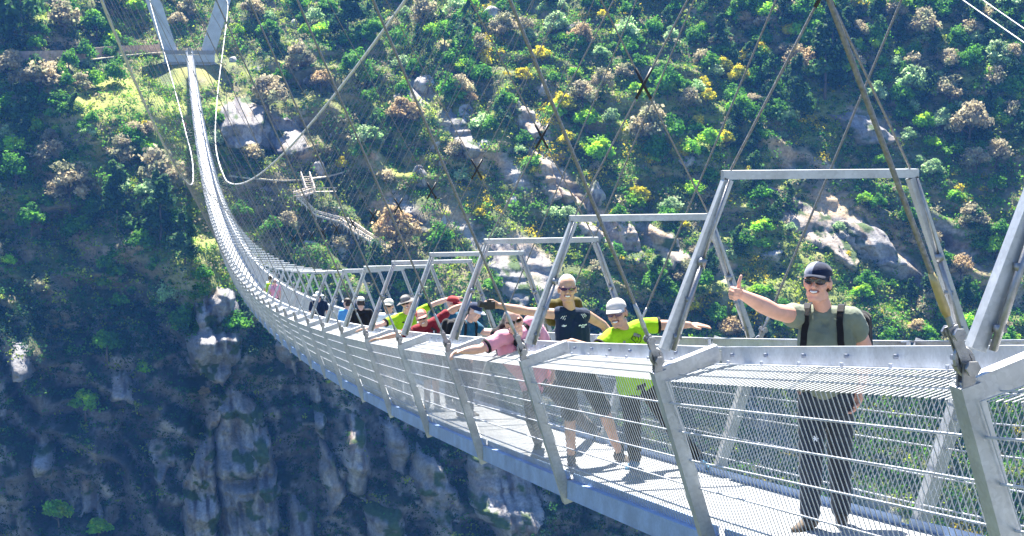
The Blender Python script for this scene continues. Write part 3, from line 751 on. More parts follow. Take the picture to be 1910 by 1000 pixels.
def outcrop(poly, A, seed, label, name='crag', group=None, edge=1.6, step=.3, groove=1., warm=0.):
    """a crag standing out of the slope: its outline, and how many metres it juts out"""
    cu, cv = np.mean([q[0] for q in poly]), np.mean([q[1] for q in poly]); yc = hit(cu, cv)[1] - A * .5
    P = np.array([at_y(u, v, yc)[[0, 2]] for u, v in poly])
    lo, hi = P.min(0) - 2, P.max(0) + 2
    xs, zs = np.arange(lo[0], hi[0], step), np.arange(lo[1], hi[1], step); X, Z = np.meshgrid(xs, zs)
    X = X + .12 * fbm(X * 2 + seed, Z * 2, seed, 2); Z = Z + .12 * fbm(X * 2 + 9, Z * 2 + seed, seed + 1, 2)
    qx = X + 1.5 * fbm(X / 2.5 + seed, Z / 4, seed, 4); qz = Z + 2.2 * fbm(X / 3 + 5, Z / 3 + seed, seed + 2, 4)
    d = np.full(X.shape, 1e9); ins = np.zeros(X.shape, bool); n = len(P)
    for i in range(n):
        a, b = P[i], P[(i + 1) % n]; e = b - a; t = np.clip(((qx - a[0]) * e[0] + (qz - a[1]) * e[1]) / (e @ e), 0, 1)
        d = np.minimum(d, np.hypot(qx - a[0] - e[0] * t, qz - a[1] - e[1] * t))
        c = (a[1] > qz) != (b[1] > qz); ins ^= c & (qx < (b[0] - a[0]) * (qz - a[1]) / (b[1] - a[1] + 1e-9) + a[0])
    sd = np.where(ins, d, -d)
    m = np.clip((sd + .5) / edge, 0, 1); m = m ** .55
    top = (Z - lo[1]) / (hi[1] - lo[1])
    jut = A * (1.05 - .35 * top)
    y = surf(X, Z); ys = y * .35 + .65 * (np.interp(Z, zs, surf(np.full(len(zs), P[:, 0].mean()), zs)))
    crack = ridged(X / 2.6 + Z / 14 + seed, Z / 11, seed, 4); crack = np.sign(crack) * np.abs(crack) ** .75                  # upright joints
    ledge = ridged(X / 8, Z / 2.4 + X / 6 + seed, seed + 4, 3)
    fine = ridged(X / .9 + Z / 4, Z / 1.6 + seed, seed + 6, 3)
    big = fbm(X / 5 + seed, Z / 10, seed + 8, 3)
    Y = np.where(m > 0, ys * m + (y + 2.2) * (1 - m), y + 2.2) - m * (jut + groove * (1.1 * crack + .5 * ledge + .22 * fine + 2.2 * big))
    cc = np.zeros(X.shape + (3,)) + np.array((.21, .205, .205)) + np.array((.16, .10, .04)) * warm
    cc = mixc(cc, np.array((.33, .32, .315)) + np.array((.17, .12, .06)) * warm, smooth(.0, .35, fbm(X / 1.7, Z / 5 + seed, seed + 3, 4)))
    cc = mixc(cc, (.11, .10, .105), smooth(.05, .4, -crack * .5 + fbm(X / 1.5, Z / 6, seed + 7, 4)))
    cc = mixc(cc, (.44, .30, .17), (.35 + .65 * warm) * smooth(.15 - .2 * warm, .45 - .1 * warm, fbm(X / 4, Z / 4, seed + 13, 3)) * .7)
    cc = mixc(cc, (.06, .095, .03), smooth(.18, .36, fbm(X / 3, Z / 2.4, seed + 11, 3) + .15 * ledge))
    nX_, nZ_ = X.shape[1], X.shape[0]; keep = (sd > -1.4)
    ii_ = (np.arange(nZ_ - 1)[:, None] * nX_ + np.arange(nX_ - 1)[None]); kq = (keep[:-1, :-1] & keep[1:, 1:] & keep[1:, :-1] & keep[:-1, 1:]).ravel(); ii_ = ii_.ravel()[kq]
    qd = np.stack([ii_, ii_ + 1, ii_ + nX_ + 1, ii_ + nX_], 1)
    V_ = np.stack([X, Y, Z], -1).reshape(-1, 3); used = np.unique(qd); mp = np.zeros(len(V_), int); mp[used] = np.arange(len(used))
    o = np_mesh(name, V_[used], mp[qd], M_ROCK, cc.reshape(-1, 3)[used], False); return tag(o, label, 'rock', group)
outcrop([(365, 572), (395, 560), (410, 543), (432, 548), (442, 575), (454, 605), (446, 660), (420, 720), (385, 705), (343, 685), (350, 640), (366, 610)], 8, 21, 'blocky grey rock tower with bushes on top just left of the deck', 'rock_tower', edge=2.2, groove=1.5)
outcrop([(432, 726), (446, 742), (462, 748), (488, 775), (497, 800), (502, 850), (516, 905), (522, 960), (505, 1020), (400, 1020), (408, 930), (397, 880), (402, 820), (412, 770), (421, 750)], 8.5, 3, 'tall pointed grey rock pillar rising from the shaded gorge at lower left', 'rock_pillar', edge=2.4, groove=1.7)
outcrop([(410, 750), (420, 775), (408, 830), (400, 890), (412, 950), (402, 1020), (340, 1020), (346, 900), (360, 860), (380, 840), (394, 790)], 6, 12, 'lower broken shoulder of grey rock left of the pointed pillar', 'rock_pillar', edge=1.8, groove=1.6)
outcrop([(474, 785), (494, 800), (507, 860), (524, 970), (500, 985), (482, 900), (466, 840)], 11, 8, 'narrow rock fin running down the right flank of the pointed pillar', 'rock_pillar', edge=1.2, groove=1.4)
for k, (pl, A) in enumerate((([(590, 700), (606, 740), (604, 810), (586, 790), (578, 730)], 4), ([(655, 775), (682, 800), (694, 880), (684, 950), (655, 930), (648, 850)], 5), ([(720, 785), (748, 800), (764, 850), (752, 885), (730, 865)], 4),
        ([(790, 845), (832, 880), (858, 930), (832, 990), (800, 960), (774, 900)], 5), ([(600, 820), (626, 850), (642, 920), (616, 965), (598, 890)], 5), ([(14, 640), (50, 652), (58, 700), (24, 720)], 5), ([(56, 800), (88, 820), (98, 885), (66, 895)], 4),
        ([(212, 690), (246, 715), (244, 755), (208, 740)], 4), ([(885, 860), (930, 830), (994, 880), (1004, 960), (940, 1005), (888, 950)], 6), ([(270, 830), (310, 815), (330, 860), (290, 890)], 4), ([(520, 610), (545, 640), (560, 700), (535, 690), (518, 650)], 4),
        ([(150, 880), (185, 905), (190, 960), (150, 945)], 4), ([(690, 960), (740, 950), (760, 1010), (690, 1015)], 5), ([(540, 930), (580, 960), (585, 1015), (540, 1010)], 4))):
    outcrop(pl, A, 40 + 3 * k, 'grey crag jutting from the shaded cliff below the bridge', 'crag', 'crags on the shaded cliff', edge=1.6, step=.4)
# slabs and ribs of bare rock on the sunny side, slanting down to the right
for k, (pl, A, lab) in enumerate((([(960, 190), (1000, 205), (1012, 250), (985, 262), (965, 225)], 3, 'pale slanting slab high on the slope between the stays'), ([(1000, 275), (1030, 300), (1045, 370), (1020, 380), (1000, 320)], 3, 'grey rib of rock below the pale slanting slab'),
        ([(1050, 340), (1085, 370), (1110, 440), (1088, 450), (1060, 395)], 3, 'ochre rock rib right of the black sleeves, below the lime trees'), ([(1420, 350), (1475, 355), (1540, 400), (1565, 470), (1545, 490), (1490, 440), (1440, 395)], 3.5, 'long ochre slab framed by the near hoop'),
        ([(840, 205), (872, 215), (888, 280), (865, 300), (846, 255)], 3.5, 'upright grey rock face right of the tan round tree'), ([(920, 455), (965, 450), (985, 520), (970, 590), (935, 545)], 5, 'big dark crag behind the third hoop'),
        ([(1150, 410), (1185, 425), (1200, 480), (1170, 490)], 3, 'grey outcrop below the second hoop bar'), ([(1225, 425), (1262, 440), (1275, 490), (1240, 495)], 3, 'grey outcrop right of the second hoop'),
        ([(415, 190), (470, 180), (500, 200), (490, 270), (440, 290), (410, 250)], 5, 'blue-grey rock face under the pylon knoll, right of the deck'), ([(500, 200), (550, 220), (575, 270), (540, 300), (500, 280)], 4, 'cracked rock face right of the blue-grey one, beside the right main cable'),
        ([(1570, 210), (1640, 215), (1670, 265), (1610, 275)], 3, 'shaded rock face high behind the near hanger rope'), ([(1600, 420), (1660, 430), (1680, 490), (1640, 500)], 3, 'shaded rock face behind the right leg of the near hoop'))):
    outcrop(pl, A, 140 + 5 * k, lab, 'rock_slab', edge=1.4, step=.36, groove=.8, warm=.8 if k in (0, 1, 2, 3, 6, 7, 12) else .15)
ROCKS = [(1110, 372, 44, 80, 31, 'dark upright boulder below the round lime tree'), 
 (800, 160, 44, 40, 34, 'grey block on the ridge above the tan round tree'), 
 (745, 400, 60, 36, 36, 'pale boulder behind the wooden stairway'), (625, 405, 46, 34, 37, 'pale boulder right of the stairway landing'),
 (640, 470, 54, 40, 38, 'rounded boulder under the lower stair flight'), (1440, 478, 50, 30, 39, 'low grey boulder seen through the near hoop'),
 
 (868, 215, 30, 40, 43, 'small leaning boulder beside the upright rock face')]
for (u, v, w, h, s, lab) in ROCKS: rock_at(u, v, w, h, s, lab, tilt=RNG.uniform(-.15, .15))
for k in range(46):
    u, v = RNG.uniform(420, 1350), RNG.uniform(20, 470)
    if k > 38: u, v = RNG.uniform(500, 1300), RNG.uniform(480, 990)
    rock_at(u, v, RNG.uniform(14, 40), RNG.uniform(14, 46), 200 + k, 'grey boulder showing through the scrub on the slope', group='boulders on the slope', res=18, tilt=RNG.uniform(-.2, .2))

# ---------------------------------------------------------------- pylon, road, stairway on the far bank
M_CONC = plain('pylon_concrete', (.50, .51, .53), .75, 0, .1, .6, .15)
M_CONC2 = plain('weathered_concrete', (.30, .28, .26), .85, 0, .2, .8, .2)
YP = 491.
zp = float(deck_z(490)) - .1
PY = tag(empty('bridge_pylon', (0, YP, zp)), 'tall V-shaped pale concrete pylon at the far end of the bridge', 'pylon')
def ppart(mb, n, m, sm=False):
    o = mb.build(n, m, smooth=sm, origin=(0, YP, zp)); o.location = (0, 0, 0); o.parent = PY; return o
for s in (-1, 1):
    b = MB(); b.bar((s * 5.0, YP + 1, zp - 1), (s * 11.0, YP + 1, zp + 18.5), 4.2, 3.4, (0, 1, 0)); 
    b.bar((s * 11.0, YP + 1, zp + 18.3), (s * 11.2, YP + 1, zp + 20.3), 3.4, 3.0, (0, 1, 0)); ppart(b, 'leg', M_CONC)
b = MB(); b.bar((-7.4, YP, zp - 1.3), (7.4, YP, zp - 1.3), 3.6, 2.2); b.bar((-7.9, YP + 1, zp - 6), (7.9, YP + 1, zp - 6), 3.2, 7.2); ppart(b, 'transom', M_CONC)
b = MB(); b.bar((-7.3, YP - 1.9, zp + .45), (7.3, YP - 1.9, zp + .45), .12, 1.2)
for k in range(9): b.bar((-7.2 + 1.8 * k, YP - 2.0, zp - .2), (-7.2 + 1.8 * k, YP - 2.0, zp + 1.25), .16, .16, (0, 1, 0))
ppart(b, 'parapet', M_CONC2)
def road(pts, width, name, mat, thick=.35, lift=.1):
    """a strip cut into the slope through the surveyed points"""
    P = [hit(u, v) for u, v in pts]; P = [np.array(q) + (0, -.5, .5) for q in P]; mb = MB()
    for a, c in zip(P[:-1], P[1:]):
        a = np.array(a) + (0, -width * .3, lift); c = np.array(c) + (0, -width * .3, lift)
        mb.bar(a, c, width, thick)
    return mb.build(name, mat)
M_PATH = plain('sandy_path', (.46, .40, .30), .9, 0, .15, 1.5)
M_STONEWALL = plain('stone_retaining_wall', (.36, .27, .21), .9, 0, .3, 1.2, .4)
tag(road([(430, 332), (470, 337), (520, 341), (560, 340), (610, 333), (650, 322)], 2.2, 'path', M_PATH), kind='structure')
tag(road([(-10, 283), (30, 286), (62, 291)], 2.0, 'path', M_PATH), kind='structure')
tag(road([(0, 124), (80, 122), (150, 118), (230, 108), (300, 102)], 3.4, 'road', M_PATH), kind='structure')
mb = MB(); P = [hit(u, v) for u, v in ((-10, 113), (60, 112), (130, 110), (210, 102), (298, 98))]
for a, c in zip(P[:-1], P[1:]):
    a = np.array(a) + (0, -2.2, .6); c = np.array(c) + (0, -2.2, .6); mb.bar(a, c, .8, 3.6)
tag(mb.build('retaining_wall', M_STONEWALL), 'brown stone retaining wall along the road left of the pylon', 'wall')
# wooden stairway
M_WOOD = plain('weathered_timber', (.62, .54, .45), .8, 0, .2, 3)
ST = [(568, 338), (578, 368), (552, 376), (588, 410), (640, 424), (672, 446), (712, 470)]
SP = [np.array(hit(u, v)) + (0, -2.8, 1.6) for u, v in ST]
STAIR = tag(empty('wooden_stairway', tuple(SP[0])), 'zigzag timber stairway with railings descending the rocky slope below the path', 'stairway')
def spart(mb, n, m):
    o = mb.build(n, m, origin=tuple(SP[0])); o.location = (0, 0, 0); o.parent = STAIR; return o
for a, c in zip(SP[:-1], SP[1:]):
    b = MB(); d = c - a; L = np.linalg.norm(d); ns = max(4, int(L / .8)); sd = np.cross(d / L, (0, 0, 1.)); sd /= np.linalg.norm(sd)
    for k in range(ns):
        q = a + d * (k + .5) / ns; b.bar(q - sd * 1.2, q + sd * 1.2, L / ns * .85, .12)
    for s in (-1.15, 1.15): b.bar(a + sd * s - (0, 0, .2), c + sd * s - (0, 0, .2), .2, .4)
    fl = spart(b, 'flight', M_WOOD)
    for s in (-1.2, 1.2):
        r = MB(); r.bar(a + sd * s + (0, 0, 1.05), c + sd * s + (0, 0, 1.05), .26, .24); r.bar(a + sd * s + (0, 0, .6), c + sd * s + (0, 0, .6), .14, .18)
        for k in range(ns // 2 + 1):
            q = a + d * k / (ns // 2) + sd * s; r.bar(q - (0, 0, 1.4), q + (0, 0, 1.05), .2, .2, (0, 1, 0))
        spart(r, 'railing', M_WOOD)
b = MB(); a = SP[1] + (.4, 0, .05); b.bar(a, a + (6.5, .6, 0), 1.7, .16); b.bar(a + (0, -.8, 1.), a + (6.5, -.2, 1.), .12, .12)
for k in range(5): b.bar(a + (1.4 * k + .4, -.8, -1.8), a + (1.4 * k + .4, -.8, 1.), .12, .12, (0, 1, 0))
spart(b, 'viewing_landing', M_WOOD)
# two service cables that cross the top right corner
for (pa, pb, lab) in (((1785, -12, 62.), (1925, 88, 52.), 'lower of two thin pale service cables crossing the top right corner'), ((1822, -12, 66.), (1925, 62, 57.), 'upper of two thin pale service cables crossing the top right corner')):
    a, c = at_y(*pa), at_y(*pb); a0 = a + (a - c) * 6; c0 = c + (c - a) * 4
    mb = MB(); t = np.linspace(0, 1, 24)[:, None]; pts = a0 + (c0 - a0) * t; pts[:, 2] -= .9 * 4 * (t * (1 - t))[:, 0] - .8
    mb.tube(pts, .022, 6); tag(mb.build('service_cable', M_CABLE), lab, 'cable')
# ================================================================ PEOPLE
def unit(v): v = np.asarray(v, float); return v / (np.linalg.norm(v) + 1e-12)
class Blob:
    """tapered limbs and ellipsoids that are fused into one continuous surface"""
    def __init__(self): self.v = []; self.f = []; self.n = 0
    def _grid(self, P):
        m, k = P.shape[:2]; b = self.n
        self.v.append(P.reshape(-1, 3)); self.n += m * k
        for i in range(m - 1):
            for j in range(k):
                j2 = (j + 1) % k; self.f.append((b + i * k + j, b + i * k + j2, b + (i + 1) * k + j2, b + (i + 1) * k + j))
        self.f.append(tuple(b + j for j in range(k))[::-1]); self.f.append(tuple(b + (m - 1) * k + j for j in range(k)))
    def cap(self, a, b, r0, r1=None, k=14):
        a = np.asarray(a, float); b = np.asarray(b, float); r1 = r0 if r1 is None else r1
        d = b - a; L = np.linalg.norm(d); d = d / L if L > 1e-6 else np.array((0, 0, 1.))
        ref = np.array((0, 0, 1.)) if abs(d[2]) < .9 else np.array((1., 0, 0)); u = unit(np.cross(d, ref)); w = np.cross(d, u)
        th = np.linspace(0, 2 * PI, k, endpoint=False); C = np.cos(th)[:, None] * u + np.sin(th)[:, None] * w
        rings = []
        for t in np.linspace(-PI / 2 * .96, 0, 5): rings.append(a + d * math.sin(t) * r0 + C * math.cos(t) * r0)
        for t in np.linspace(0, PI / 2 * .96, 5): rings.append(b + d * math.sin(t) * r1 + C * math.cos(t) * r1)
        self._grid(np.array(rings))
    def ell(self, c, r, M=None, k=16):
        th = np.linspace(0, 2 * PI, k, endpoint=False); P = []
        for t in np.linspace(-PI / 2 * .97, PI / 2 * .97, 11):
            P.append(np.stack([np.cos(th) * math.cos(t) * r[0], np.sin(th) * math.cos(t) * r[1], np.full(k, math.sin(t) * r[2])], 1))
        P = np.array(P)
        if M is not None: P = P @ np.asarray(M)       # rows of M: local axes in the world
        self._grid(P + np.asarray(c, float))
    def chain(self, pts, rs):
        for i in range(len(pts) - 1): self.cap(pts[i], pts[i + 1], rs[i], rs[i + 1])
    def build(self, name, mat, voxel, it=4, parent=None, fac=.5, origin=None, fold=0.):
        me = bpy.data.meshes.new(name); vs = np.concatenate(self.v)
        o0 = np.zeros(3) if origin is None else np.asarray(origin, float)
        me.from_pydata((vs - o0).tolist(), [], self.f); me.update()
        o = bpy.data.objects.new(name, me); COL.objects.link(o)
        m = o.modifiers.new('r', 'REMESH'); m.mode = 'VOXEL'; m.voxel_size = voxel; m.use_smooth_shade = True
        s = o.modifiers.new('s', 'SMOOTH'); s.factor = fac; s.iterations = it
        bpy.context.view_layer.update()
        dg = bpy.context.evaluated_depsgraph_get()
        m2 = bpy.data.meshes.new_from_object(o.evaluated_get(dg)); o.modifiers.clear(); o.data = m2; bpy.data.meshes.remove(me)
        if fold:                                                        # hanging creases in the cloth
            n_ = len(m2.vertices); c = np.empty(n_ * 3, np.float32); m2.vertices.foreach_get('co', c); c = c.reshape(-1, 3)
            q = np.empty(n_ * 3, np.float32); m2.vertex_normals.foreach_get('vector', q); q = q.reshape(-1, 3)
            a1 = c[:, 0] * .8 + c[:, 1] * .6; b1 = c[:, 2]
            d = ridged(a1 * 9 + b1 * 5 + n_ % 13, b1 * 3.2 - a1 * 2, 3, 2) * .6 + ridged(a1 * 16 - b1 * 11, b1 * 6 + a1 * 4, 8, 2) * .4
            c = c + q * (d * fold)[:, None]; m2.vertices.foreach_set('co', c.astype(np.float32).ravel()); m2.update()
        m2.name = name; m2.materials.clear(); m2.materials.append(mat)
        m2.polygons.foreach_set('use_smooth', np.ones(len(m2.polygons), dtype=bool))
        if origin is not None: o.location = o0
        if parent is not None: o.parent = parent; o.matrix_parent_inverse = Matrix.Translation(-parent.location) if origin is None else Matrix.Translation((0, 0, 0))
        return o
M_SKIN = plain('skin_fair', (.70, .42, .32), .55, 0, .10, 14, .06, .35); M_SKIN2 = plain('skin_tanned', (.54, .31, .21), .55, 0, .10, 14, .06, .35)
M_RUDDY = plain('skin_ruddy', (.72, .38, .275), .55, 0, .12, 14, .06, .35); M_HAIRG = plain('grey_cropped_hair', (.30, .25, .22), .7, 0, .2, 60, .4); M_HAIRW = plain('white_hair', (.72, .70, .68), .7, 0, .2, 60, .4); M_HAIRD = plain('dark_hair', (.03, .022, .018), .6, 0, .3, 60, .4)
M_DARKGL = plain('dark_lens', (.008, .008, .012), .08, 0, .05, 5, 0, .8); M_PURPLE = plain('mirror_lens', (.05, .02, .09), .08, .4, .1, 5, 0, .8)
M_TEETH = plain('teeth', (.82, .80, .74), .3, 0, .03, 5); M_LIP = plain('mouth', (.30, .09, .075), .5, 0, .1, 10)
def cloth(name, col, var=.14): return plain(name, col, .85, 0, var, 9, .35, .15, bscale=26, sheen=.15)
M_OLIVE = cloth('olive_cotton', (.175, .20, .15)); M_NAVY = cloth('navy_jersey', (.010, .022, .055)); M_LIME = cloth('lime_jersey', (.34, .62, .012))
M_PINK = cloth('pink_jersey', (.72, .32, .42)); M_MAROON = cloth('maroon_jersey', (.20, .012, .022)); M_TEAL = cloth('teal_jersey', (.015, .10, .17))
M_WHITE = cloth('white_cotton', (.78, .78, .78)); M_BLACK = cloth('black_fabric', (.012, .012, .015)); M_SKY = cloth('sky_blue_cotton', (.10, .33, .62))
M_SLATE = cloth('slate_trousers', (.035, .045, .062)); M_BROWN = cloth('brown_trousers', (.055, .042, .038)); M_CHAR = cloth('charcoal_shorts', (.022, .022, .025))
M_REDCAP = cloth('red_cap', (.55, .10, .07)); M_GREYCAP = cloth('grey_cap', (.50, .47, .45)); M_CREAM = cloth('cream_cap', (.74, .68, .56)); M_KHAKI = cloth('khaki_pack', (.085, .07, .012))
M_SHOE = plain('hiking_shoe', (.10, .075, .055), .8, 0, .3, 20, .3); M_SHOEB = plain('blue_shoe', (.03, .16, .28), .7, 0, .3, 20, .3); M_SOLE = plain('rubber_sole', (.10, .10, .10), .8, 0, .2, 20)
M_LOGOW = plain('white_print', (.80, .80, .80), .7, 0, .03, 5); M_LOGOB = plain('black_print', (.015, .015, .015), .7, 0, .03, 5)

def frame_of(f, up=(0, 0, 1)):
    f = unit(f); r = unit(np.cross(f, up)); u = np.cross(r, f); return np.array((r, f, u))      # right, forward, up
def hand(B, wrist, d, n, curl, side, s=1., thumb='rest'):
    """palm, four unequal bent fingers and a thumb; d along the fingers, n out of the palm, side +1: thumb towards +across"""
    d = unit(d); n = unit(n - d * (n @ d)); a = np.cross(d, n) * side
    w = np.asarray(wrist, float)
    kn = []
    for k, (off, L) in enumerate(((.030, .082), (.011, .088), (-.009, .084), (-.028, .074))):
        p = w + d * L * s + a * off * s; kn.append(p)
        B.cap(w + a * off * .55 * s + d * .01, p, .0155 * s, .0125 * s, 8)
    for p, L, o in zip(kn, (.042, .047, .044, .034), (.0, .05, .02, .1)):
        q, dd = p, d
        for j, l in enumerate((1., .68, .55)):
            c = (curl + o) * (1.0, 1.1, .8)[j]; dd = dd * math.cos(c) + n * math.sin(c); dd = unit(dd); n2 = None
            e = q + dd * L * l * s; B.cap(q, e, (.0105 - .001 * j) * s, (.0098 - .001 * j) * s, 8); q = e
            nn = unit(n - dd * (n @ dd)) if abs(n @ dd) < .98 else -d
            n_, d_ = nn, dd
            if j < 2:
                # bend the next joint about the same axis
                ax = np.cross(d, n); n = np.cross(ax, dd); n = unit(n)
        n = unit(np.cross(np.cross(d, np.cross(a * side, d) if False else n), d)) if False else n
        n = unit(np.cross(a * side, d)) if True else n
    b = w + d * .028 * s + a * .026 * s + n * .006
    if thumb == 'up': t1, t2 = b + a * .038 * s + d * .016 * s, b + a * .082 * s + d * .012 * s
    elif thumb == 'out': t1, t2 = b + a * .030 * s + d * .026 * s, b + a * .046 * s + d * .056 * s
    else: t1, t2 = b + a * .020 * s + d * .030 * s + n * .010, b + a * .022 * s + d * .058 * s + n * .022
    B.cap(w + d * .012 + a * .012, b, .016 * s, .0155 * s, 8); B.cap(b, t1, .0145 * s, .0115 * s, 8); B.cap(t1, t2, .0115 * s, .0098 * s, 8)
def head(B, c, F):
    F = np.asarray(F) * 1.06; g = lambda x, y, z: np.asarray(c) + np.array((x, y, z)) @ F
    B.ell(g(0, -.008, .030), (.075, .093, .098), F); B.ell(g(0, .022, -.045), (.060, .066, .070), F); B.ell(g(0, .062, -.092), (.030, .024, .020), F)
    for s in (-1, 1):
        B.ell(g(s * .038, .058, -.018), (.028, .026, .030), F); B.ell(g(s * .078, -.012, -.004), (.011, .021, .033), F); B.cap(g(s * .045, -.02, -.07), g(s * .02, .05, -.098), .026, .022)
        B.ell(g(s * .030, .074, .026), (.024, .014, .009), F)
    B.cap(g(0, .082, .020), g(0, .103, -.018), .0095, .0125, 8); B.ell(g(0, .098, -.024), (.019, .014, .011), F); B.ell(g(0, .078, -.056), (.030, .014, .014), F)
def face_bits(root, c, F, glasses=None, smile=True, narrow=False):
    F = np.asarray(F) * 1.06
    g = lambda x, y, z: np.asarray(c) + np.array((x, y, z)) @ F - np.array(root.location)
    if smile:
        m = MB(); pts = [g(.033 * math.sin(t) , .0935 - .010 * abs(math.sin(t)) ** 2, -.054 + .008 * abs(math.sin(t))) for t in np.linspace(-1.4, 1.4, 9)]
        m.tube(pts, [.002, .007, .0095, .0105, .011, .0105, .0095, .007, .002], 8); o = m.build('mouth', M_LIP, root, True)
        m = MB(); pts = [g(.026 * math.sin(t), .0995 - .010 * abs(math.sin(t)) ** 2, -.053 + .006 * abs(math.sin(t))) for t in np.linspace(-1.3, 1.3, 7)]
        m.tube(pts, [.0015, .006, .0075, .008, .0075, .006, .0015], 8); m.build('teeth', M_TEETH, root, True)
    if glasses is not None:
        m = MB()
        for s in (-1, 1):
            w = .030; pts = []
            for k in range(12):
                t = 2 * PI * k / 12; pts.append((s * .034 + w * math.cos(t) * (1.05 if abs(math.sin(t)) < .8 else .9), .100 - .022 * ((s * .034 + w * math.cos(t)) / .064) ** 2, .012 + (.014 if narrow else .019) * math.sin(t)))
            fr = [g(*p) for p in pts]; bk = [g(p[0], p[1] - .006, p[2]) for p in pts]
            m.add(fr + bk, [tuple(range(12)), tuple(range(23, 11, -1))] + [(k, (k + 1) % 12, 12 + (k + 1) % 12, 12 + k) for k in range(12)])
            m.bar(g(s * .064, .082, .020), g(s * .080, -.01, .016), .005, .010, F[2])
        m.bar(g(-.012, .106, .020), g(.012, .106, .020), .006, .006, F[2]); m.build('sunglasses', glasses, root)
def cap_hat(root, c, F, mats, brim='front', panel=None, tilt=0.):
    F = np.asarray(F) * 1.06
    # fitted cap with a curved peak, or a hat with a brim all round
    g = lambda x, y, z: np.asarray(c) + np.array((x, y, z)) @ F - np.array(root.location)
    m = MB(); k, rr = 28, 9; vs = []; wd, dp, ht = .085, .104, .080
    for i in range(rr):
        t = PI / 2 * i / (rr - 1) * .97
        for j in range(k):
            a = 2 * PI * j / k; sq = 1 - .10 * max(0, math.sin(t)) if brim == 'front' else 1
            z = .050 + ht * math.sin(t) ** (1 if brim == 'front' else .75)
            ct = math.cos(t) ** .8; vs.append(g(wd * ct * math.cos(a), -.006 + dp * ct * math.sin(a), z))
    fs = [(i * k + j, i * k + (j + 1) % k, (i + 1) * k + (j + 1) % k, (i + 1) * k + j) for i in range(rr - 1) for j in range(k)]
    base = m.n; m.v.append(np.array(vs)); m.n += len(vs)
    for q, f in enumerate(fs):
        j = q % k; white = panel is not None and panel[0] <= j < panel[1]
        m.f.append(tuple(base + x for x in f)); m.mi.append(1 if white else 0)
    m.f.append(tuple(base + (rr - 1) * k + j for j in range(k))); m.mi.append(0)
    m.box(g(0, -.006, .050 + ht), (.014, .014, .008))
    crown = m.build('cap' if brim == 'front' else 'hat', [mats[0], mats[1]], root, True)
    b = MB(); A = np.linspace(math.radians(22), math.radians(158), 17) if brim == 'front' else np.linspace(0, 2 * PI, 33)
    top = []; bot = []
    for a in A:
        if brim == 'front':
            e = math.sin((a - A[0]) / (A[-1] - A[0]) * PI) ** .6 * .078
            for lst, dz in ((top, .0), (bot, -.005)):
                lst.append([g(wd * math.cos(a) * .985, -.006 + dp * math.sin(a) * .985, .054 + dz), g(wd * math.cos(a), -.006 + (dp + e * .55) * math.sin(a), .052 + dz - .008 * abs(math.cos(a))), g(wd * .98 * math.cos(a), -.006 + dp * math.sin(a) + e, .046 + dz - .026 * abs(math.cos(a)) ** 2)])
        else:
            for lst, dz in ((top, 0), (bot, -.005)):
                lst.append([g((wd + q) * math.cos(a), -.006 + (dp + q) * math.sin(a), .044 + dz - q * (.35 + tilt * math.cos(2 * a))) for q in (-.004, .035, .072)])
    T = np.array(top); Bt = np.array(bot); n = len(A); V0 = np.concatenate([T.reshape(-1, 3), Bt.reshape(-1, 3)]); nb = n * 3; fs = []
    for i in range(n - 1):
        for j in range(2):
            fs.append((i * 3 + j, i * 3 + j + 1, (i + 1) * 3 + j + 1, (i + 1) * 3 + j)); fs.append((nb + (i + 1) * 3 + j, nb + (i + 1) * 3 + j + 1, nb + i * 3 + j + 1, nb + i * 3 + j))
        fs.append((i * 3 + 2, nb + i * 3 + 2, nb + (i + 1) * 3 + 2, (i + 1) * 3 + 2))
    b.add(V0, fs); o = b.build('brim', mats[2] if len(mats) > 2 else mats[0], crown, True)
    return crown
def hair(root, c, F, mat, vox, low=-.02, bald=False):
    F = np.asarray(F) * 1.06
    B = Blob(); g = lambda x, y, z: np.asarray(c) + np.array((x, y, z)) @ F
    if not bald:
        B.ell(g(0, -.030, .046), (.081, .088, .090), F)
    B.ell(g(0, -.050, .010), (.078, .060, .060), F); B.cap(g(-.05, -.06, low), g(.05, -.06, low), .035)
    return B.build('hair', mat, vox, 2, root)
def shoe(root, ank, d, mat, vox, size=1.):
    d = unit((d[0], d[1], 0)); B = Blob(); a = np.asarray(ank, float)
    h = a - d * .035 + (0, 0, -.045); t = a + d * .175 * size + (0, 0, -.062)
    B.cap(a + (0, 0, .02), h + (0, 0, .01), .048, .042); B.cap(h, a + d * .06 + (0, 0, -.045), .040, .042); B.cap(a + d * .05 + (0, 0, -.042), t, .044, .030)
    sd = np.cross(d, (0, 0, 1)); B.cap(a + d * .10 + sd * .016 + (0, 0, -.058), t + sd * .01, .03, .026)
    o = B.build('shoe', mat, vox, 3, root)
    m = MB(); z = -.084
    m.bar(h + (0, 0, z + .045) - d * .035 - np.array(root.location), t + d * .032 + (0, 0, z + .062) - np.array(root.location), .082, .026, (0, 0, 1)); m.build('sole', M_SOLE, o).matrix_parent_inverse = Matrix.Identity(4)
    s_ = o.children[0]; s_.matrix_parent_inverse = (Matrix.Translation(root.location).inverted() @ Matrix.Translation(root.location)); 
    return o

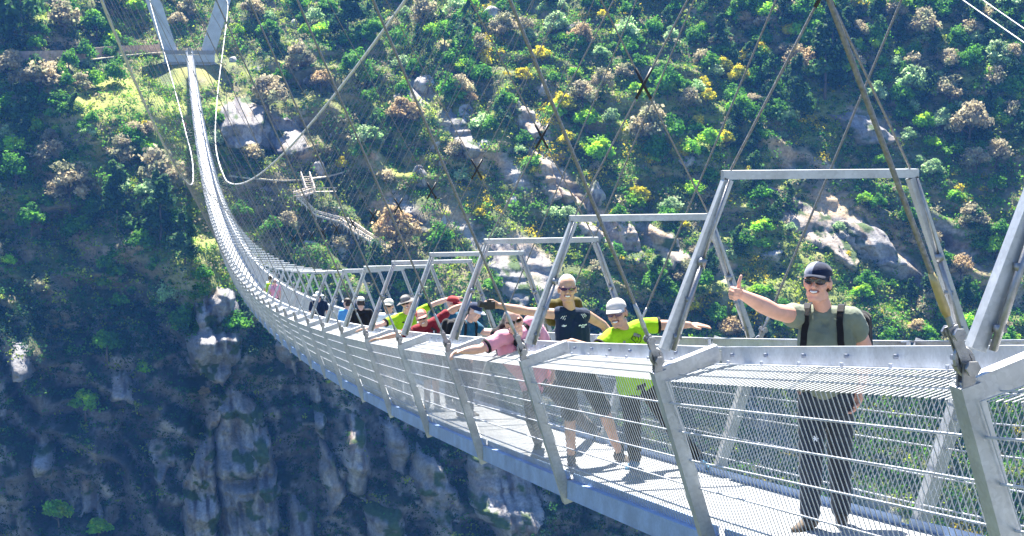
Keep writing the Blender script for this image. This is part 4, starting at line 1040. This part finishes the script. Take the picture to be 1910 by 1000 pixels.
def person(label, S, vox=.006):
    """S: joints in world coordinates and what is worn"""
    k = vox; skin = S.get('skin', M_SKIN)
    shL, shR, hip = (np.asarray(S[q], float) for q in ('shL', 'shR', 'hip'))
    mid = (shL + shR) / 2; up = unit(mid - hip); rt = unit(shR - shL - up * ((shR - shL) @ up)); fw = np.cross(up, rt)     # L / R are as the viewer sees them when the person faces the viewer
    if fw @ S['front'] < 0: fw = -fw
    gr = S.get('girth', 1.)
    hd = np.asarray(S['head'], float); HF = frame_of(S['face'], S.get('hup', (0, 0, 1)))
    B = Blob()
    head(B, hd, HF)
    nk = mid + up * .02 - fw * .012
    B.cap(nk - up * .03, hd - HF[2] * .055 - HF[1] * .022, .060, .054)
    W = np.linalg.norm(shR - shL) / 2
    def torso(Q, e, low=0.):
        Q.cap(shL + rt * .03, shR - rt * .03, .062 * gr + e, .062 * gr + e); Q.cap(nk - up * .035 - rt * .05, nk - up * .035 + rt * .05, .056 + e)
        for s in (-1, 1):
            ch = mid - up * .13 + rt * s * (W - .10); wa = hip + up * .14 + rt * s * .062 * gr
            Q.cap(mid - up * .045 + rt * s * (W - .085), ch, .082 * gr + e, .106 * gr + e); Q.cap(ch, wa, .106 * gr + e, .100 * gr + e); Q.cap(wa, hip + up * (.02 - low) + rt * s * .070 * gr, .100 * gr + e, .108 * gr + e)
        Q.cap(mid - up * .15 + fw * .02, hip + up * .12 + fw * (.02 + S.get('belly', 0)), .105 * gr + e, .112 * gr + e)
    torso(B, -.012)
    arms = {}
    for q, sh, sg in (('L', shL, -1), ('R', shR, 1)):
        if 'el' + q not in S: continue
        el, wr = np.asarray(S['el' + q], float), np.asarray(S['wr' + q], float); arms[q] = (sh, el, wr)
        g2 = gr ** 1.6; B.chain([sh, sh * .55 + el * .45, el], [.054 * gr, .049 * g2, .041 * g2]); B.chain([el, el * .65 + wr * .35, wr], [.041 * g2, .044 * g2, .028 * gr])
        hd_, hn, curl, side, th = S['hand' + q]; hand(B, wr, np.asarray(hd_, float), np.asarray(hn, float), curl, side, 1.06, th)
    legs = []
    for q in 'LR':
        kn, an = np.asarray(S['kn' + q], float), np.asarray(S['an' + q], float); h0 = hip + rt * (-.085 if q == 'L' else .085) - up * .03; legs.append((h0, kn, an))
        B.chain([h0, kn], [.082, .056]); B.chain([kn, kn * .6 + an * .4, an], [.054, .056, .036])
    foot = (legs[0][2] + legs[1][2]) / 2; foot[2] = deck_z(foot[1])
    root = B.build('person', skin, k, 3, origin=foot); tag(root, label, 'person', S.get('group'))
    # clothing
    Q = Blob(); torso(Q, .010, S.get('hem', .03)); sl = S.get('sleeve', .62)
    for q, (sh, el, wr) in arms.items():
        if sl > .1:
            e = sh + (el - sh) * sl; Q.chain([sh, e], [.068 * gr, .064 * gr + .006])
    Q.build('shirt', S['shirt'], k, 4, root, fold=.009)
    if S.get('cuff') is not None:
        for q, (sh, el, wr) in arms.items():
            m = MB(); e = sh + (el - sh) * (sl + .17); d = unit(el - sh); m.tube([e - d * .012, e + d * .012], .073 * gr, 14)
            m.build('cuff_band', S['cuff'], root, True).matrix_parent_inverse = Matrix.Translation(-root.location)
    Q = Blob(); short = S.get('shorts', False)
    Q.cap(hip - rt * .06 + up * .02, hip + rt * .06 + up * .02, .112 * gr); Q.cap(hip - rt * .06 - up * .06, hip + rt * .06 - up * .06, .108)
    for h0, kn, an in legs:
        Q.cap(h0, kn, .100, .076 if not short else .082)
        if not short: Q.chain([kn, kn * .5 + an * .5, an + (0, 0, .02)], [.076, .068, .064])
    Q.build('shorts' if short else 'trousers', S['pants'], k, 4, root, fold=.010)
    if S.get('belt'):
        m = MB(); pts = [hip + up * .075 + rt * math.cos(t) * .168 * gr + fw * math.sin(t) * .128 * gr for t in np.linspace(0, 2 * PI, 25)]
        m.tube(pts, .014, 6); m.build('belt', M_BLACK, root, True).matrix_parent_inverse = Matrix.Translation(-root.location)
    if short:
        for h0, kn, an in legs:
            m = MB(); m.tube([an + (0, 0, -.01), an + (0, 0, .10)], [.047, .048], 12); m.build('sock', M_BLACK, root, True).matrix_parent_inverse = Matrix.Translation(-root.location)
    for q, (h0, kn, an) in zip('LR', legs): shoe(root, an, S['toe' + q], S.get('shoes', M_SHOE), k)
    if 'cap' in S: cap_hat(root, hd, HF, **S['cap'])
    if 'hair' in S: hair(root, hd, HF, S['hair'], k, bald='cap' in S)
    face_bits(root, hd, HF, S.get('glasses'), S.get('smile', True), S.get('narrow', False))
    S.update(mid=mid, up=up, rt=rt, fw=fw, W=W, root=root, HF=HF)
    return root
def on_chest(S, x, z, out=.0):
    """a point on the front of the shirt, x to the viewer's right and z up from mid chest (metres), found by shooting at the shirt"""
    sh = [c for c in S['root'].children if c.name.startswith('shirt')][0]
    o = S['mid'] - S['up'] * .18 + S['rt'] * x + S['up'] * z + S['fw'] * .5; mw = sh.matrix_parent_inverse
    ok, loc, nrm, _ = sh.ray_cast(V(o), V(-S['fw']))
    if not ok: return o - S['fw'] * .36
    return np.array(loc) + np.array(nrm) * (.003 + out)
def print_marks(S, name, mat, strokes, r=.004):
    """printed lines lying on the shirt; strokes are polylines in chest coordinates"""
    m = MB()
    for st in strokes:
        P = [on_chest(S, *p) for p in st]
        for a, b in zip(P[:-1], P[1:]): m.bar(a, b, r * 2, .002, S['fw'])
    o = m.build(name, mat, S['root']); o.matrix_parent_inverse = Matrix.Translation(-S['root'].location); return o
def pack(S, label, mat, w=.30, h=.46, d=.20, off=0., strap=True, top=.04, straps_mat=None, sx=0.):
    m = S['mid'] - S['up'] * (h / 2 - top) - S['fw'] * (.15 + d / 2) + S['rt'] * off; B = Blob(); F = np.array((S['rt'], S['fw'], S['up']))
    for a in (-1, 1):
        for b in (-1, 1): B.cap(m + S['rt'] * a * (w / 2 - .06) + S['up'] * (h / 2 - .07) + S['fw'] * b * (d / 2 - .06), m + S['rt'] * a * (w / 2 - .05) - S['up'] * (h / 2 - .07) + S['fw'] * b * (d / 2 - .06), .062, .066)
    B.ell(m, (w / 2, d / 2, h / 2), F); B.ell(m - S['up'] * h * .18 - S['fw'] * d * .45, (w * .38, .05, h * .26), F)
    o = B.build('backpack', mat, .012, 3, origin=m); tag(o, label, 'backpack')
    if strap:
        for s in (-1, 1):
            pts = []; sh_ = [c for c in S['root'].children if c.name.startswith('shirt')][0]
            q0 = S['mid'] + S['rt'] * (s * .108 + sx) - S['up'] * .09
            for deg in (150, 125, 100, 80, 62, 46, 32):                      # over the shoulder, lying on the shirt
                dr = S['fw'] * math.cos(math.radians(deg)) + S['up'] * math.sin(math.radians(deg)); ok, loc, nrm, _ = sh_.ray_cast(V(q0 + dr * .5 - np.array(S['root'].location) * 0), V(-dr))
                if ok: pts.append(np.array(loc) + dr * .006)
            for z in (.09, .05, .0, -.05, -.10, -.15): pts.append(on_chest(S, s * (.115 + .14 * max(0, .05 - z)) + sx, z, .003))
            b = MB(); n_ = len(pts); vs = []
            for i, q in enumerate(pts):
                t_ = unit(pts[min(i + 1, n_ - 1)] - pts[max(i - 1, 0)]); w_ = unit(S['rt'] - t_ * (S['rt'] @ t_)); u_ = np.cross(w_, t_)
                if u_ @ (q - (S['mid'] - S['up'] * .12)) < 0: u_ = -u_
                vs += [q - w_ * .021 - u_ * .004, q + w_ * .021 - u_ * .004, q + w_ * .021 + u_ * .009, q - w_ * .021 + u_ * .009]
            b.add(vs, [(4 * i + j, 4 * i + (j + 1) % 4, 4 * i + 4 + (j + 1) % 4, 4 * i + 4 + j) for i in range(n_ - 1) for j in range(4)])
            so_ = b.build('strap', straps_mat or M_BLACK, o); so_.matrix_parent_inverse = Matrix.Translation(-o.location)
    return o
def toward_cam(p, turn=0.):
    d = CAM - np.asarray(p); d[2] = 0; d = unit(d); a = math.radians(turn); return np.array((d[0] * math.cos(a) - d[1] * math.sin(a), d[0] * math.sin(a) + d[1] * math.cos(a), 0))
def on_deck(u, y, h=.085):
    """ankle over the deck at distance y in direction u"""
    z = float(deck_z(y)); 
    d = ray(u, 800); t = y / d[1]; return np.array((CAM[0] + d[0] * t, y, z + h))

# ---- 1: the man in olive, thumb up
Y = 9.75; p = lambda u, v, dy=0.: at_y(u, v, Y + dy)
fc = toward_cam(p(1530, 600)); rt_ = np.array((1, -.2, 0))
S1 = dict(shL=p(1495, 591, .08), shR=p(1588, 594, -.08), hip=p(1541, 742), head=p(1525, 528, -.05), face=toward_cam(p(1530, 530), -12) + np.array((0, 0, .07)), hup=(.06, 0, 1), front=toward_cam(p(1530, 600), -20),
    elL=p(1445, 581, -.14), wrL=p(1383, 549, -.22), handL=((-1, -.35, .18), (.1, -1, -.1), 1.45, 1, 'up'), elR=p(1617, 660, -.02), wrR=p(1603, 722, -.12), handR=((-.08, -.1, -1), (-1, -.2, 0), .35, 1, 'rest'),
    knL=p(1512, 860, -.05), knR=p(1566, 858, .06), anL=on_deck(1514, 9.70), anR=on_deck(1572, 9.85), toeL=(-1, -.75, 0), toeR=(-.35, -1, 0), girth=1.13, belly=.03, hem=-.10, skin=M_RUDDY, belt=True, sleeve=.34,
    shirt=M_OLIVE, pants=M_SLATE, glasses=M_DARKGL, hair=M_HAIRD, cap=dict(mats=[cloth('navy_cap', (.012, .02, .05)), cloth('grey_cap_patch', (.20, .22, .30)), cloth('navy_peak', (.010, .016, .04))], panel=(1, 6)))  # left front of the navy cap is a paler grey-blue
person('man in olive T-shirt and navy cap giving a thumbs up at the near right', S1, .0055)
pack(S1, 'dark backpack on the back of the man giving a thumbs up', M_BLACK, .32, .46, .22, off=.10, top=.02, sx=-.01)
m = MB(); c_ = S1['hip'] - S1['up'] * .22 + S1['fw'] * .0
tl = [c for c in S1['root'].children if c.name.startswith('trousers')][0]
ok, loc, nrm, _ = tl.ray_cast(V(p(1521, 812) + toward_cam(p(1521, 812)) * .5), V(-toward_cam(p(1521, 812))))
if ok:
    loc = np.array(loc) + np.array(nrm) * .003
    for a in (0, 1.05, 2.1): m.bar(loc + np.array((math.cos(a), -.2 * math.cos(a), math.sin(a))) * .02, loc - np.array((math.cos(a), -.2 * math.cos(a), math.sin(a))) * .02, .008, .003, nrm)
    m.build('trouser_emblem', M_LOGOW, S1['root']).matrix_parent_inverse = Matrix.Translation(-S1['root'].location)

# ---- 2: the white-haired man in a navy sleeveless shirt, arms spread
Y = 14.8; p = lambda u, v, dy=0.: at_y(u, v, Y + dy)
S2 = dict(shL=p(1037, 586, 0), shR=p(1094, 588, .02), hip=p(1072, 690), head=p(1058, 540, -.04), face=toward_cam(p(1058, 540), 3), front=toward_cam(p(1060, 600)),
    elL=p(984, 581, .08), wrL=p(930, 570, .10), handL=((-1, .2, .1), (-.1, -1, -.1), .55, 1, 'rest'), elR=p(1125, 606, .15), wrR=p(1150, 640, .12), handR=((.5, -.2, -1), (0, -1, 0), .4, -1, 'rest'),
    knL=p(1062, 770, -.08), knR=p(1124, 762, .0), anL=on_deck(1066, 14.95), anR=on_deck(1156, 15.0), toeL=(-.2, -1, 0), toeR=(.45, -1, 0), sleeve=.0, shorts=True, skin=M_SKIN2,
    shirt=M_NAVY, pants=M_CHAR, glasses=M_PURPLE, narrow=True, hair=M_HAIRW)
person('white-haired man in navy sleeveless shirt with both arms spread wide', S2, .006)
pack(S2, 'khaki backpack showing behind the neck of the white-haired man', M_KHAKI, .36, .28, .15, top=.15, strap=False)
print_marks(S2, 'chest_lettering', M_LOGOW, [[(.03 + .013 * i, .080 + .006 * (i % 2)), (.041 + .013 * i, .085 - .004 * (i % 3))] for i in range(7)] + [[(.055 + .012 * i, .064), (.064 + .012 * i, .067)] for i in range(3)], .005)
print_marks(S2, 'shirt_emblem', M_LOGOW, [[(-.125, .092), (-.105, .086), (-.085, .096)], [(-.115, .100), (-.10, .094)]], .004)
print_marks(S2, 'shoulder_stripes', M_LOGOW, [[(s * (.075 + .016 * i), .185), (s * (.095 + .016 * i), .145 + .008 * i)] for s in (-1, 1) for i in range(3)], .0022)
b = MB(); c0 = S2['wrL'] + np.array((-.10, -.03, .01)); b.box(c0 + (0, -.03, .0), (.10, .05, .075)); b.box(c0 + (-.005, -.03, .045), (.04, .035, .022)); b.tube([c0 + (-.03, -.03, 0), c0 + (-.095, -.05, .022)], [.031, .030], 14); b.tube([c0 + (-.09, -.05, .021), c0 + (-.108, -.053, .025)], .034, 14)
tag(b.build('camera', plain('camera_body', (.015, .015, .016), .4, 0, .1, 10), origin=tuple(c0)), 'black camera held out in the hand of the white-haired man', 'camera')

# ---- 3: the man in lime polo leaning, arm stretched to the right
Y = 14.1; p = lambda u, v, dy=0.: at_y(u, v, Y + dy)
S3 = dict(shL=p(1137, 630, -.22), shR=p(1198, 608, -.12), hip=p(1186, 712, .06), head=p(1151, 585, -.28), face=toward_cam(p(1150, 585), -14) + np.array((0, 0, -.12)), hup=(-.22, -.1, 1), front=toward_cam(p(1160, 640)),
    elL=p(1110, 655, -.30), wrL=p(1066, 637, -.28), handL=((-1, .0, -.05), (0, -.4, -1), .35, -1, 'rest'), elR=p(1246, 606, -.14), wrR=p(1286, 606, -.18), handR=((1, -.1, -.02), (-.1, .3, -1), .10, -1, 'out'),
    knL=p(1180, 790, .0), knR=p(1243, 782, .05), anL=on_deck(1184, 14.3), anR=on_deck(1300, 14.1), toeL=(-.7, -1, 0), toeR=(.5, -1, 0), skin=M_SKIN2, sleeve=.45, cuff=M_BLACK, girth=1.05, hem=.05,
    shirt=M_LIME, pants=M_BLACK, shoes=M_SHOEB, glasses=plain('tinted_spectacles', (.10, .05, .08), .15, 0, .1, 5, 0, .6), hair=M_HAIRD, cap=dict(mats=[M_GREYCAP, M_GREYCAP, cloth('pale_peak', (.62, .59, .56))]))
person('man in lime polo shirt and grey cap stretching one arm out to the right', S3, .006)
print_marks(S3, 'shirt_emblem', M_LOGOB, [[(.045 + .042 * math.cos(t) * (1 + .15 * math.sin(5 * t)), .125 + .042 * math.sin(t) * (1 + .15 * math.cos(3 * t))) for t in np.linspace(0, 6.28, 14)], [(.025, .145), (.04, .15), (.035, .125)], [(.05, .14), (.063, .13), (.055, .11)], [(.027, .11), (.045, .102)]], .0032)
print_marks(S3, 'placket', M_BLACK, [[(-.085, .125), (-.03, .105)], [(-.08, .108), (-.032, .09)]], .010)
print_marks(S3, 'collar', cloth('grey_collar', (.25, .26, .24)), [[(-.085, .17), (-.105, .12), (-.105, .04)], [(.03, .175), (.06, .155), (.075, .13)]], .014)

# ---- 4: the man in pink reaching down over the rail
Y = 15.8; p = lambda u, v, dy=0.: at_y(u, v, Y + dy)
S4 = dict(shL=p(930, 634, -.30), shR=p(1002, 613, .02), hip=p(1000, 708, .20), head=p(959, 601, -.45), face=toward_cam(p(957, 597), 10) + np.array((0, 0, .05)), hup=(-.30, 0, 1), hair=M_HAIRG, front=toward_cam(p(960, 640), -10),
    elL=p(896, 651, -.36), wrL=p(864, 655, -.46), handL=((-1, -.3, -.02), (0, -.5, -1), .45, 1, 'rest'), elR=p(1022, 650, .12), wrR=p(1032, 690, .05), handR=((0, -.2, -1), (-1, 0, 0), .4, 1, 'rest'),
    knL=p(994, 780, -.05), knR=p(1064, 762, .20), anL=on_deck(1004, 16.9), anR=on_deck(1104, 18.0), toeL=(-.3, -1, 0), toeR=(.8, -1, 0), sleeve=.5, cuff=M_BLACK, shirt=M_PINK, pants=M_BROWN, glasses=M_DARKGL, smile=False, girth=1.06, hem=.05)
person('man in pink shirt and sunglasses leaning over the rail with one arm reaching down', S4, .007)
pack(S4, 'black backpack worn by the man in pink', M_BLACK, .28, .4, .16)
print_marks(S4, 'shirt_emblem', plain('purple_print', (.20, .05, .22), .7, 0, .05), [[(.02, .07), (.035, .10), (.045, .07), (.06, .11), (.07, .075)], [(.03, .055), (.06, .06)]], .004)

# ---- 5: lime shirt and brimmed hat, 6: maroon shirt and red cap
Y = 26.3; p = lambda u, v, dy=0.: at_y(u, v, Y + dy)
S5 = dict(shL=p(737, 594, -.1), shR=p(776, 584, .05), hip=p(752, 634, .12), head=p(758, 565, -.15), face=toward_cam(p(757, 565), -8) + np.array((0, 0, -.1)), hup=(-.3, 0, 1), front=toward_cam(p(757, 600)),
    elL=p(712, 605, -.25), wrL=p(684, 613, -.4), handL=((-1, -.1, -.1), (0, -.3, -1), .12, 1, 'out'), elR=p(812, 566, .0), wrR=p(842, 556, -.05), handR=((1, 0, .1), (0, -.4, -1), .12, -1, 'out'),
    knL=p(746, 672, .05), knR=p(760, 672, .1), anL=on_deck(744, 26.5), anR=on_deck(762, 26.6), toeL=(-.4, -1, 0), toeR=(.2, -1, 0), sleeve=.55, shirt=M_LIME, pants=M_SLATE, glasses=M_DARKGL, cuff=M_BLACK, smile=True,
    cap=dict(mats=[cloth('dark_hat', (.05, .05, .05)), cloth('pale_hat', (.24, .23, .22)), cloth('hat_brim', (.16, .15, .14))], brim='all', panel=(3, 12), tilt=.25))
person('person in lime jersey and dark brimmed hat with both arms stretched out', S5, .010)
print_marks(S5, 'vest_front', M_BLACK, [[(-.10, .13), (-.07, 0), (-.06, -.12)], [(.03, .11), (.0, .05), (-.02, .0)], [(-.05, .01), (.04, .02)]], .022)
Y = 24.2; p = lambda u, v, dy=0.: at_y(u, v, Y + dy)
S6 = dict(shL=p(769, 618, -.18), shR=p(816, 597, -.02), hip=p(806, 656, .1), head=p(787, 593, -.25), face=toward_cam(p(787, 593), 2) + np.array((0, 0, -.15)), hup=(-.32, -.1, 1), front=toward_cam(p(790, 620)),
    elL=p(741, 624, -.32), wrL=p(711, 631, -.45), handL=((-1, -.1, -.08), (0, -.3, -1), .12, 1, 'out'), elR=p(843, 577, -.02), wrR=p(866, 568, -.05), handR=((1, 0, .2), (0, -.4, -1), .15, -1, 'out'),
    knL=p(797, 700, .05), knR=p(812, 700, .1), anL=on_deck(797, 24.4), anR=on_deck(815, 24.6), toeL=(-.4, -1, 0), toeR=(.2, -1, 0), sleeve=.55, shorts=True, shirt=M_MAROON, pants=M_CHAR, glasses=M_DARKGL, skin=M_SKIN2,
    cap=dict(mats=[M_REDCAP, cloth('pale_cap_panel', (.75, .42, .30)), cloth('pale_red_peak', (.72, .36, .28))], panel=(4, 11)))
person('person in maroon shirt and red cap leaning over the rail with one arm down', S6, .010)
print_marks(S6, 'splash_print', M_LOGOW, [[(.0, .03), (.03, .07)], [(.02, .03), (.05, .05), (.08, .085)], [(-.01, .01), (.05, .015)], [(.04, .0), (.06, .08)]], .008)
print_marks(S6, 'vest_front', cloth('dark_grey_vest', (.03, .035, .04)), [[(-.12, .10), (-.10, .02), (-.08, -.04)], [(.05, .12), (.10, .07), (.13, .0)], [(-.05, .06), (.04, .06)]], .026)
# ---- 7: teal shirt looking down, 8: behind him in a red cap
Y = 22.2; p = lambda u, v, dy=0.: at_y(u, v, Y + dy)
S7 = dict(shL=p(858, 607, -.08), shR=p(884, 605, .10), hip=p(862, 655, .05), head=p(885, 582, -.05), face=unit(np.array((.75, -.75, -.45))), hup=(.3, -.2, 1), front=np.array((.6, -.8, 0)),
    elL=p(856, 636, -.15), wrL=p(872, 655, -.2), handL=((.5, -.3, -.8), (.3, 0, -1), .4, 1, 'rest'), elR=p(902, 620, .02), wrR=p(934, 622, -.05), handR=((1, -.2, 0), (0, -.2, -1), .3, -1, 'rest'),
    knL=p(858, 706, .0), knR=p(872, 706, .1), anL=on_deck(858, 22.3), anR=on_deck(876, 22.5), toeL=(.3, -1, 0), toeR=(.6, -1, 0), sleeve=.55, shirt=M_TEAL, pants=M_SLATE, smile=False, hair=M_HAIRD,
    cap=dict(mats=[cloth('navy_cloth_cap', (.02, .03, .07)), M_NAVY, cloth('white_peak', (.7, .7, .72))]))
person('man in teal shirt and navy cap with white peak looking down', S7, .009)
pack(S7, 'black backpack with pale piping on the man in teal', M_BLACK, .30, .44, .22, top=.02)
Y = 24.9; p = lambda u, v, dy=0.: at_y(u, v, Y + dy)
S8 = dict(shL=p(828, 592, .0), shR=p(858, 590, .08), hip=p(842, 645, .05), head=p(845, 568, 0), face=unit(np.array((.8, -.6, -.1))), front=np.array((.5, -.8, 0)),
    elL=p(822, 617, .0), wrL=p(832, 640, -.1), handL=((.5, -.3, -.8), (.3, 0, -1), .4, 1, 'rest'), elR=p(868, 612, .08), wrR=p(880, 632, .0), handR=((.5, -.2, -.6), (0, -.2, -1), .3, -1, 'rest'),
    knL=p(838, 690, .0), knR=p(850, 690, .1), anL=on_deck(837, 25.1), anR=on_deck(852, 25.2), toeL=(.3, -1, 0), toeR=(.6, -1, 0), shirt=M_TEAL, pants=M_BLACK, smile=False, glasses=M_DARKGL,
    cap=dict(mats=[cloth('crimson_cap', (.35, .04, .04)), M_MAROON, M_MAROON]))
person('person in dark red cap half hidden behind the man in teal', S8, .012)
# ---- walkers further along the deck
def walker(label, u, y, x_face, shirt, pants, hat, height=1.74, arm=.0, cap_kw=None, group=None, skin=M_SKIN, shorts=False, vox=.014, hairm=M_HAIRD):
    c = on_deck(u, y, 0.); X = c[0]; f = unit(np.array(x_face, float)); r = unit(np.cross(f, (0, 0, 1))); s = height / 1.75; P = lambda a, b, z: c + r * a * s + f * b * s + np.array((0, 0, z * s))
    # the viewer's left is the walker's right when the walker faces the viewer
    sg = 1 if f[1] < 0 else -1; q = lambda a, b, z: P(a * sg, b, z)
    S = dict(shL=q(.19, 0, 1.42), shR=q(-.19, 0, 1.42), hip=P(0, 0, .95), head=P(0, .02, 1.62), face=f, front=f, elL=q(.25, -.03 + arm, 1.14), wrL=q(.25, .10 + arm, .92), handL=((0, .1, -1), (-1, 0, 0), .4, 1, 'rest'),
        elR=q(-.25, -.03, 1.14), wrR=q(-.25, .10, .92), handR=((0, .1, -1), (1, 0, 0), .4, 1, 'rest'), knL=q(.10, .06, .50), knR=q(-.10, -.02, .50), anL=q(.11, .14, .085), anR=q(-.11, -.14, .085), toeL=f, toeR=f,
        shirt=shirt, pants=pants, smile=False, hair=hairm, skin=skin, shorts=shorts, group=group)
    if hat: S['cap'] = dict(mats=hat, **(cap_kw or {}))
    if f[1] < 0: S['glasses'] = M_DARKGL
    person(label, S, vox); return S
S9 = walker('person in white shirt and cream cap behind the lime jersey', 727, 28.4, (-.35, -.9, 0), M_WHITE, M_BROWN, [M_CREAM, M_CREAM, M_CREAM], 1.72, vox=.012, skin=M_SKIN2)
pack(S9, 'black backpack of the person in white', M_BLACK, .3, .44, .2, strap=False)
S10 = walker('person in black shirt and pale cap walking away', 675, 34.5, (0, 1, 0), M_BLACK, M_CHAR, [M_CREAM, M_CREAM, M_CREAM], 1.74, vox=.012)
walker('person in sky-blue shirt and white peak walking away', 651, 37.5, (-.5, 1, 0), M_SKY, M_CHAR, [M_HAIRD, M_WHITE, M_WHITE], 1.68)
walker('person in navy shirt and white sun hat walking away', 597, 46.5, (0, 1, 0), M_NAVY, M_SLATE, [M_WHITE, M_WHITE, M_WHITE], 1.74, cap_kw=dict(brim='all'))
S13 = walker('walker in pale clothing with a lime backpack far along the deck', 508, 71., (.1, 1, 0), M_WHITE, M_CHAR, None, 1.74, vox=.02)
pack(S13, 'lime backpack on the walker far along the deck', M_LIME, .32, .5, .2, strap=False)
walker('walker in pink top beside the lime backpack far along the deck', 516, 69., (0, -1, 0), M_PINK, M_CHAR, None, 1.65, vox=.02)
walker('tiny figure in red on the last steep stretch of the deck', 356.5, 300., (0, 1, 0), M_REDCAP, M_BLACK, None, 1.75, vox=.03)
walker('tiny figure in dark clothes on the last steep stretch of the deck', 358, 290., (0, 1, 0), M_BLACK, M_BLACK, None, 1.75, vox=.03)
# ================================================================ LIGHT, AIR, CAMERA
SUN_EL, SUN_AZ = math.radians(61), math.radians(3)       # azimuth from +Y towards +X
sd = V((math.sin(SUN_AZ) * math.cos(SUN_EL), math.cos(SUN_AZ) * math.cos(SUN_EL), math.sin(SUN_EL)))
sl = bpy.data.lights.new('sun', 'SUN'); sl.energy = 5.0; sl.angle = math.radians(.53); sl.color = (1., .95, .86)
so = bpy.data.objects.new('sun', sl); COL.objects.link(so); so.rotation_euler = sd.to_track_quat('Z', 'Y').to_euler()
so.location = (0, 200, 400)
W = bpy.data.worlds.new('World'); SC.world = W; W.use_nodes = True
nt = W.node_tree; bg = nt.nodes['Background']
sk = nt.nodes.new('ShaderNodeTexSky'); sk.sky_type = 'NISHITA'; sk.sun_disc = False
sk.sun_elevation = SUN_EL; sk.sun_rotation = SUN_AZ; sk.altitude = 300; sk.air_density = 1.0; sk.dust_density = .1; sk.ozone_density = 6.0
nt.links.new(sk.outputs[0], bg.inputs['Color']); bg.inputs['Strength'].default_value = .05
# the air of the gorge, tinted strongly blue to colour the shade
hz = bpy.data.materials.new('air'); hz.use_nodes = True; n = hz.node_tree.nodes; n.remove(n['Principled BSDF'])
pv = n.new('ShaderNodeVolumePrincipled'); pv.inputs['Color'].default_value = (.10, .34, 1, 1); pv.inputs['Density'].default_value = HAZE
pv.inputs['Anisotropy'].default_value = .2
hz.node_tree.links.new(pv.outputs[0], n['Material Output'].inputs['Volume'])
mb = MB(); mb.box((0, 1700, 120), (6100, 4700, 612)); h = mb.build('haze', hz); tag(h, 'strongly blue-tinted haze filling the gorge', 'haze', kind='stuff')
cd = bpy.data.cameras.new('camera'); cd.sensor_width = 36; cd.lens = F_PX / 1910 * 36; cd.clip_start = .1; cd.clip_end = 9000
co = bpy.data.objects.new('camera', cd); COL.objects.link(co)
M = Matrix((( RGT[0], UPV[0], -FWD[0], CAM[0]), (RGT[1], UPV[1], -FWD[1], CAM[1]), (RGT[2], UPV[2], -FWD[2], CAM[2]), (0, 0, 0, 1)))
co.matrix_world = M; SC.camera = co
SC.view_settings.view_transform = 'Standard'; SC.view_settings.look = 'None'; SC.view_settings.gamma = 1
SC.view_settings.exposure = EXPO
SC.cycles.transparent_max_bounces = 16; SC.cycles.max_bounces = 7; SC.cycles.volume_bounces = 1
SC.cycles.use_denoising = DN
